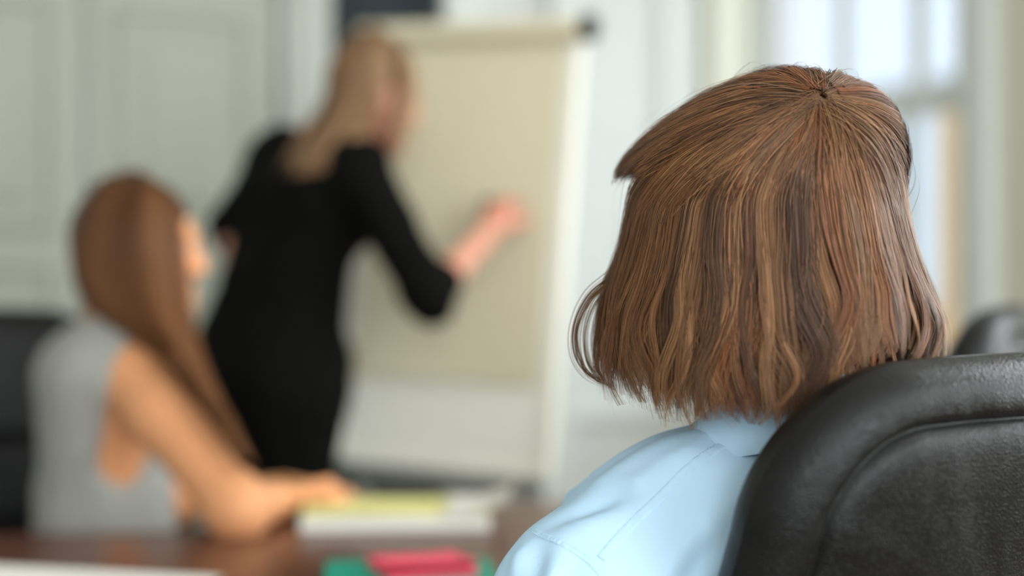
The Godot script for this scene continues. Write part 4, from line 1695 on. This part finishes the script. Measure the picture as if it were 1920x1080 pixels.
func front_shirt(o: Node3D, neck: Vector3, chest: Vector3, waist: Vector3, hip: Vector3, sl: Vector3, sr: Vector3, el: Vector3, er: Vector3, wl: Vector3, wr: Vector3, fwd: Vector3, right: Vector3) -> void:
	var s := Solid.new()
	s.cone(neck + Vector3(0, -0.063, 0), sl, 0.056, 0.056, 0.06).cone(neck + Vector3(0, -0.063, 0), sr, 0.056, 0.056, 0.06)
	for q: float in [-1.0, 1.0]:
		s.cone(chest + right * 0.085 * q + Vector3(0, 0.04, 0), waist + right * 0.07 * q, 0.100, 0.10, 0.06)
		s.cone(waist + right * 0.07 * q, hip + right * 0.08 * q, 0.10, 0.115, 0.06)
		s.ball(chest + right * 0.065 * q + fwd * 0.07, Basis.IDENTITY, Vector3.ONE * 0.064, 0.06)
	# shoulder blades fill the back
	s.ball(chest - right * 0.085 + Vector3(0, 0.06, 0) - fwd * 0.05, Basis.IDENTITY, Vector3(0.07, 0.09, 0.06), 0.06)
	s.ball(chest + right * 0.085 + Vector3(0, 0.06, 0) - fwd * 0.05, Basis.IDENTITY, Vector3(0.07, 0.09, 0.06), 0.06)
	s.chain([sl, el, wl.lerp(el, 0.15)], [0.060, 0.054, 0.036], 0.035)
	s.chain([sr, er, wr.lerp(er, 0.15)], [0.060, 0.054, 0.036], 0.035)
	s.cone(neck + Vector3(0, 0.0, 0), neck + Vector3(0, 0.1, 0), 0.050, 0.056, 0.012, true)
	s.planes.append(Plane(Vector3.DOWN, hip - Vector3(0, 0.03, 0)))
	var b := s.skin(0.0046, 2)
	# drape: a fold over the shoulder end, shallow creases towards the sleeve
	var n := FastNoiseLite.new()
	n.frequency = 9.0
	n.seed = 21
	n.fractal_octaves = 2
	var inv := -o.position
	var folds := []
	for q: Array in [[1046, 944, 1190, 900, 0.007, 0.0050], [1052, 966, 1165, 922, 0.009, -0.0045], [1060, 1000, 1190, 945, 0.012, 0.0030], [985, 1020, 960, 1090, 0.007, 0.0040], [1010, 1030, 1000, 1100, 0.008, -0.0040], [1045, 1045, 1030, 1110, 0.009, 0.0035], [1075, 1060, 1062, 1120, 0.008, -0.0030],
			[1352, 1000, 1280, 1100, 0.011, -0.0100], [1330, 1000, 1240, 1100, 0.012, 0.0040], [1300, 850, 1385, 812, 0.006, -0.0022], [1240, 868, 1350, 830, 0.008, 0.0020], [1410, 850, 1340, 900, 0.007, 0.0016], [1400, 872, 1320, 930, 0.008, -0.0016]]:
		folds.append([on_solid(s, q[0], q[1], inv), on_solid(s, q[2], q[3], inv), q[4], q[5]])
	for k in b.v.size():
		var p := b.v[k]
		var w := n.get_noise_3d(p.x * 0.7, p.y * 0.7, p.z * 1.4) * 0.006
		for f: Array in folds:
			w += fold(p, f[0], f[1], f[2], f[3])
		b.v[k] = p + b.n[k] * w
	b.smooth()
	var shirt := part("shirt", b.mesh(), M.shirt, o)
	# seams laid on the cloth: a puckered ridge with a row of stitches on each side
	for row: Array in [["yoke_seam", [[1446, 797], [1400, 810], [1344, 841], [1294, 876], [1245, 919], [1195, 966], [1155, 1009], [1127, 1044]], 0.0042, 0.0014],
			["armhole_seam", [[1000, 992], [1022, 1003], [1050, 1016], [1080, 1032], [1105, 1050], [1128, 1078], [1145, 1110]], 0.0026, 0.0011]]:
		var way := PackedVector3Array()
		for q: Array in row[1]:
			way.append(Vector3(q[0], q[1], 0))
		var pts := PackedVector3Array()
		var ups := PackedVector3Array()
		for q in curve(way, 110):
			var p := on_solid(s, q.x, q.y, inv)
			var best := 9.0
			var near := 0
			for k in b.v.size():                 # snap onto the draped cloth
				var dd := b.v[k].distance_squared_to(p)
				if dd < best:
					best = dd
					near = k
			pts.append(p + b.n[near] * (b.v[near] - p).dot(b.n[near]))
			ups.append(b.n[near])
		for _t in 6:
			for k in range(1, pts.size() - 1):
				pts[k] = (pts[k - 1] + pts[k] * 2.0 + pts[k + 1]) / 4.0
				ups[k] = (ups[k - 1] + ups[k] * 2.0 + ups[k + 1]).normalized()
		var rb := Build.new()
		var st := Build.new()
		var cols := 9
		for k in pts.size():
			var t := (pts[mini(k + 1, pts.size() - 1)] - pts[maxi(k - 1, 0)]).normalized()
			var sd := t.cross(ups[k]).normalized()
			var puck: float = 0.75 + 0.55 * n.get_noise_2d(k * 2.3, row[2] * 9000.0)
			for j in cols:
				var u := j / (cols - 1.0) * 2.0 - 1.0
				rb.v.append(pts[k] + sd * u * row[2] + ups[k] * (row[3] * puck * (1.0 - pow(absf(u), 3.0)) - 0.0003))
			if k % 2 == 0 and k + 1 < pts.size():
				for e: float in [-0.62, 0.62]:
					var o2: Vector3 = sd * e * row[2] + ups[k] * (row[3] * puck * 0.75)
					add_tube(st, PackedVector3Array([pts[k] + o2, pts[k].lerp(pts[k + 1], 0.62) + o2]), PackedFloat32Array([0.00030]), 5)
		for k in pts.size() - 1:
			for j in cols - 1:
				var a := k * cols + j
				rb.quad(a, a + cols, a + cols + 1, a + 1)
		rb.smooth()
		if rb.n[cols / 2].dot(ups[0]) < 0.0:
			for k in range(0, rb.i.size(), 3):
				var x := rb.i[k]
				rb.i[k] = rb.i[k + 1]
				rb.i[k + 1] = x
			rb.smooth()
		var seam := part(row[0], rb.mesh(), M.shirt, shirt)
		seam.set_meta("label", "stitched seam of the shirt")
		# the stitches belong to the seam's own cloth
		part(str(row[0]).replace("seam", "stitching"), st.mesh(), M.thread, shirt).set_meta("kind", "stuff")
	# collar: a fall that stands open round the neck, wide at her left front
	var cb := Build.new()
	var rim := PackedVector3Array()
	var hem := PackedVector3Array()
	var nc := neck
	for q: Array in [[150, 0.058, -0.010, 0.085, -0.075], [110, 0.060, 0.012, 0.088, -0.050], [60, 0.060, 0.030, 0.083, -0.022], [20, 0.060, 0.040, 0.080, -0.006], [-20, 0.060, 0.042, 0.082, -0.004], [-60, 0.062, 0.036, 0.086, -0.014], [-100, 0.066, 0.018, 0.108, -0.030], [-130, 0.068, 0.0, 0.120, -0.055], [-155, 0.064, -0.018, 0.10, -0.085]]:
		var a := deg_to_rad(q[0])
		# angle 0 is straight back, positive to her right
		var dir := -fwd * cos(a) + right * sin(a)
		rim.append(nc + dir * q[1] + Vector3(0, q[2], 0))
		hem.append(nc + dir * q[3] + Vector3(0, q[4], 0))
	rim = curve(rim, 60)
	hem = curve(hem, 60)
	var rows := 9
	for k in 60:
		var c := Vector3(nc.x, rim[k].y, nc.z)
		for j in rows:
			var t := float(j) / (rows - 1)
			var p := rim[k].lerp(hem[k], t) + (rim[k] - c).normalized() * 0.006 * sin(t * PI)
			cb.v.append(p)
		for j in rows:
			var t := 1.0 - float(j) / (rows - 1)
			var p := rim[k].lerp(hem[k], t) + (rim[k] - c).normalized() * (0.006 * sin(t * PI) - 0.0022)
			cb.v.append(p - Vector3(0, 0.0006, 0))
	var m := rows * 2
	for k in 59:
		for j in m:
			var a := k * m + j
			var c := k * m + (j + 1) % m
			cb.i.append_array([a, c, a + m, c, c + m, a + m])
	cb.smooth()
	part("collar", cb.mesh(), M.shirt, shirt)
	var cuffs := Build.new()
	for q: Array in [[wl, el], [wr, er]]:
		var w0: Vector3 = (q[0] as Vector3).lerp(q[1], 0.12)
		var w1: Vector3 = (q[0] as Vector3).lerp(q[1], 0.30)
		var cu := Build.new()
		add_tube(cu, PackedVector3Array([w0, w0.lerp(w1, 0.05), w0.lerp(w1, 0.95), w1]), PackedFloat32Array([0.036, 0.039, 0.043, 0.040]), 20)
		part("cuff", cu.mesh(), M.shirt, shirt)

# Where a line of sight through a picture point meets a solid (used once, to lay out seams and folds).
func on_solid(s: Solid, x: float, y: float, inv: Vector3) -> Vector3:
	var d := (px(x, y, 1.0) - EYE).normalized()
	var t := 0.6
	for _j in 60:
		var e := s.at(EYE + inv + d * t)
		t += clampf(e, -0.05, 0.03) * 0.85
		if absf(e) < 0.0003 or t > 1.4:
			break
	return EYE + inv + d * minf(t, 1.1)

func fold(p: Vector3, a: Vector3, b: Vector3, width: float, amp: float) -> float:
	var ab := b - a
	var h := clampf((p - a).dot(ab) / ab.length_squared(), 0.0, 1.0)
	var d := (p - a - ab * h).length()
	return amp * exp(-d * d / (width * width)) * (0.35 + 0.65 * sin(PI * clampf(h, 0.05, 0.95)))

# --- the bob
func bob_across(phi: float) -> float:         # half width of the head of hair in the direction phi; 0 is her front
	return 1.0 / sqrt(pow(sin(phi) / 0.097, 2.0) + pow(cos(phi) / (0.114 if cos(phi) > 0.0 else 0.109), 2.0))

func bob_swell(y: float, end: float) -> float:   # how the bob widens below the ears and turns in at its ends
	var m := 1.0
	if y < 0.0:
		m += 0.33 * smoothstep(0.0, 0.13, -y)
	m -= 0.13 * pow(clampf(1.0 - (y - end) / 0.045, 0.0, 1.0), 2.0)
	return m

func bob_end(phi: float) -> float:
	# length by direction; view is the angle from the middle of the visible side, left negative
	var view := wrapf(phi + deg_to_rad(130.0), -PI, PI)
	var d := -rad_to_deg(view)
	var table := [[-180, -0.148], [-110, -0.140], [-85, -0.138], [-60, -0.150], [-35, -0.158], [0, -0.156], [8, -0.150], [18, -0.124], [40, -0.108], [60, -0.122], [90, -0.142], [180, -0.148]]
	for k in table.size() - 1:
		if d <= table[k + 1][0]:
			return lerpf(table[k][1], table[k + 1][1], (d - table[k][0]) / (table[k + 1][0] - table[k][0]))
	return -0.14

func front_hair(o: Node3D, skull: Vector3, hb: Basis, hf: Transform3D) -> void:
	var r := RandomNumberGenerator.new()
	r.seed = 77
	var inv := -o.position
	var H := 0.0955
	var pole := Vector3(-0.050, 0.066, 0.058).normalized()      # the whorl
	var tones := [lin(152, 112, 77), lin(116, 81, 54), lin(128, 92, 62), lin(70, 47, 32), lin(142, 84, 50), lin(110, 80, 58), lin(90, 61, 41), lin(128, 88, 57)]
	var n1 := FastNoiseLite.new()
	n1.seed = 8
	n1.frequency = 1.0
	n1.fractal_octaves = 2
	var locks: Array[Lock] = []
	var total := 960
	for gi in total:
		var phi := wrapf(TAU * (gi * 0.618034), -PI, PI)
		var layer := r.randf()                    # 0 at the surface
		var t0 := 0.02 + 0.80 * pow(r.randf(), 0.75)
		if gi % 4 == 0:
			t0 = 0.01 + 0.1 * r.randf()
		var fringe := absf(phi) < deg_to_rad(46.0)
		var end := bob_end(phi) + r.randfn(0.0, 0.0045) + 0.012 * layer
		if fringe:
			end = 0.017 + r.randfn(0.0, 0.003)
		var pts := PackedVector3Array()
		var eq := Vector3(sin(phi), -0.10, -cos(phi)).normalized()
		var ang := pole.angle_to(eq)
		var axis := pole.cross(eq).normalized()
		var nt := 22
		for k in nt:
			var t := lerpf(t0, 1.0, float(k) / (nt - 1))
			var d := pole.rotated(axis, ang * t)
			var az := atan2(d.x, -d.z)
			var e := bob_across(az)
			var q := 1.0 / sqrt((d.x * d.x + d.z * d.z) / (e * e) + d.y * d.y / (H * H))
			var hit := d * q
			hit.z += 0.030 * smoothstep(0.0, 1.0, hit.y / H)      # the crown is set back
			pts.append(hit)
		var low := pts[-1].y
		var az0 := atan2(pts[-1].x, -pts[-1].z)
		var nb := 26
		if fringe:
			while pts.size() > 2 and pts[-1].y < end:
				pts.remove_at(pts.size() - 1)
		else:
			for k in range(1, nb + 1):
				var y := lerpf(low, end, float(k) / nb)
				var g := smoothstep(0.0, 0.15, low - y)
				var az := az0 + 0.22 * g * n1.get_noise_2d(phi * 7.0, y * 9.0 + layer * 3.0) + 0.06 * g * sin(y * 55.0 + phi * 9.0 + layer * 4.0)
				var e := bob_across(az) * bob_swell(y, end)
				e *= 1.0 + 0.06 * g * n1.get_noise_2d(phi * 9.0 + 40.0, y * 14.0)
				pts.append(Vector3(sin(az) * e, y, -cos(az) * e))
		if pts.size() < 9:
			continue
		# settle: even out the kink where the hair starts to hang, then lay the layers
		for _t in 4:
			for k in range(1, pts.size() - 1):
				pts[k] = (pts[k - 1] + pts[k] * 2.0 + pts[k + 1]) / 4.0
		var g := Lock.new()
		var m := pts.size()
		for k in m:
			var u := float(k) / (m - 1)
			var p := pts[k]
			var out := Vector3(p.x / 0.0115, p.y / 0.0105 if p.y > 0 else p.y * 0.02 / 0.0105, p.z / 0.0125).normalized()
			var depth := 0.007 * (1.0 - smoothstep(0.0, 0.22, u)) * (0.4 if t0 < 0.1 else 1.0)
			var lay := layer * lerpf(0.005, 0.030, smoothstep(0.1, 1.0, u))
			if fringe:
				lay = layer * 0.008
				p *= 1.0 + 0.045 * smoothstep(0.4, 1.0, u)
			p -= out * (depth + lay)
			g.pts.append(skull + hb * p)
			g.out.append(hb * out)
		g.color = (tones[r.randi() % tones.size()] as Color).lerp(tones[r.randi() % tones.size()], 0.45 * r.randf())
		g.wide = 0.003 + 0.011 * pow(r.randf(), 1.6)
		g.tight = r.randf_range(0.35, 1.05)
		g.count = 34
		g.thick = 0.00024
		g.frizz = 0.0016
		g.depth = 0.22
		locks.append(g)
	# loose locks that loop out at her left cheek
	for lp: Array in [
			[[1215, 400, 1.03], [1160, 500, 1.05], [1104, 552, 1.05], [1077, 610, 1.05], [1077, 665, 1.05], [1102, 702, 1.05], [1145, 722, 1.045]],
			[[1215, 415, 1.02], [1158, 510, 1.04], [1108, 560, 1.04], [1083, 615, 1.04], [1086, 668, 1.04], [1110, 706, 1.04], [1150, 724, 1.04]],
			[[1212, 430, 1.03], [1156, 520, 1.05], [1114, 572, 1.05], [1098, 628, 1.05], [1104, 678, 1.05], [1126, 710, 1.05], [1155, 726, 1.045]],
			[[1205, 440, 1.02], [1146, 540, 1.04], [1128, 590, 1.04], [1117, 640, 1.04], [1116, 690, 1.04], [1134, 716, 1.04]],
			[[1205, 450, 1.01], [1152, 545, 1.03], [1138, 596, 1.03], [1128, 645, 1.03], [1122, 690, 1.03], [1138, 716, 1.03]]]:
		var g := Lock.new()
		var c := PackedVector3Array()
		for p: Array in lp:
			c.append(px(p[0], p[1], p[2]) + inv)
		g.pts = curve(c, 40)
		for k in 40:
			g.out.append(Vector3(-0.35, 0, 1).normalized())
		g.color = lin(104, 74, 46)
		g.wide = 0.0026
		g.tight = 0.8
		g.count = 9
		g.thick = 0.00028
		g.frizz = 0.0008
		locks.append(g)
	# thin ends that straggle over the collar at the back
	for k in 12:
		var x := 1490.0 + 15.0 * k + r.randf_range(-6, 6)
		var tip := x + r.randf_range(-10, 26)
		var d := 0.955 + 0.0006 * k
		var g := Lock.new()
		var c := PackedVector3Array()
		for p: Array in [[x - 8, 540, 0], [x - 2, 600, 0], [x + 14, 650, 0], [tip + 8, 690, 0], [tip + 6, 748 - 5.2 * k + r.randf_range(-12, 10), 0]]:
			c.append(px(p[0], p[1], d) + inv)
		g.pts = curve(c, 36)
		for j in 36:
			g.out.append(Vector3(0.1, 0, 1).normalized())
		g.color = (tones[r.randi() % tones.size()] as Color)
		g.wide = r.randf_range(0.0015, 0.0035)
		g.tight = 0.35
		g.count = 11
		g.thick = 0.00028
		g.frizz = 0.0016
		locks.append(g)
	var hair := part("hair", hair_mesh(locks, 78), M.hair, o)
	hair.set_meta("kind", "stuff")
	# flyaways
	var fly: Array[Lock] = []
	for k in 170:
		var phi := r.randf() * TAU
		var up := r.randf_range(-0.11, 0.09)
		var e := bob_across(phi)
		var rad := e * sqrt(maxf(0.02, 1.0 - pow(maxf(up, 0.0) / H, 2.0))) * (bob_swell(up, -0.15) if up < 0 else 1.0)
		var p := Vector3(sin(phi) * rad, up, -cos(phi) * rad)
		var out := Vector3(p.x, maxf(p.y, 0.0), p.z).normalized()
		var t := (Vector3.DOWN + out * out.y).normalized() if out.y < 0.95 else Vector3(sin(phi), 0, -cos(phi))
		var g := Lock.new()
		var len := r.randf_range(0.02, 0.055)
		var bend := r.randf_range(0.004, 0.013)
		var sway := r.randfn(0.0, 0.010)
		var sd := t.cross(out).normalized()
		for j in 16:
			var u := j / 15.0
			g.pts.append(skull + hb * (p - out * 0.003 + t * (u - 0.4) * len + out * bend * u * u * (1.6 - u) + sd * sway * u * u))
			g.out.append(hb * out)
		g.color = tones[2]
		g.wide = 0.0015
		g.count = 1
		g.thick = 0.00011
		fly.append(g)
	var fl := part("flyaway_hair", hair_mesh(fly, 79), M.hair, o)
	fl.set_meta("kind", "stuff")
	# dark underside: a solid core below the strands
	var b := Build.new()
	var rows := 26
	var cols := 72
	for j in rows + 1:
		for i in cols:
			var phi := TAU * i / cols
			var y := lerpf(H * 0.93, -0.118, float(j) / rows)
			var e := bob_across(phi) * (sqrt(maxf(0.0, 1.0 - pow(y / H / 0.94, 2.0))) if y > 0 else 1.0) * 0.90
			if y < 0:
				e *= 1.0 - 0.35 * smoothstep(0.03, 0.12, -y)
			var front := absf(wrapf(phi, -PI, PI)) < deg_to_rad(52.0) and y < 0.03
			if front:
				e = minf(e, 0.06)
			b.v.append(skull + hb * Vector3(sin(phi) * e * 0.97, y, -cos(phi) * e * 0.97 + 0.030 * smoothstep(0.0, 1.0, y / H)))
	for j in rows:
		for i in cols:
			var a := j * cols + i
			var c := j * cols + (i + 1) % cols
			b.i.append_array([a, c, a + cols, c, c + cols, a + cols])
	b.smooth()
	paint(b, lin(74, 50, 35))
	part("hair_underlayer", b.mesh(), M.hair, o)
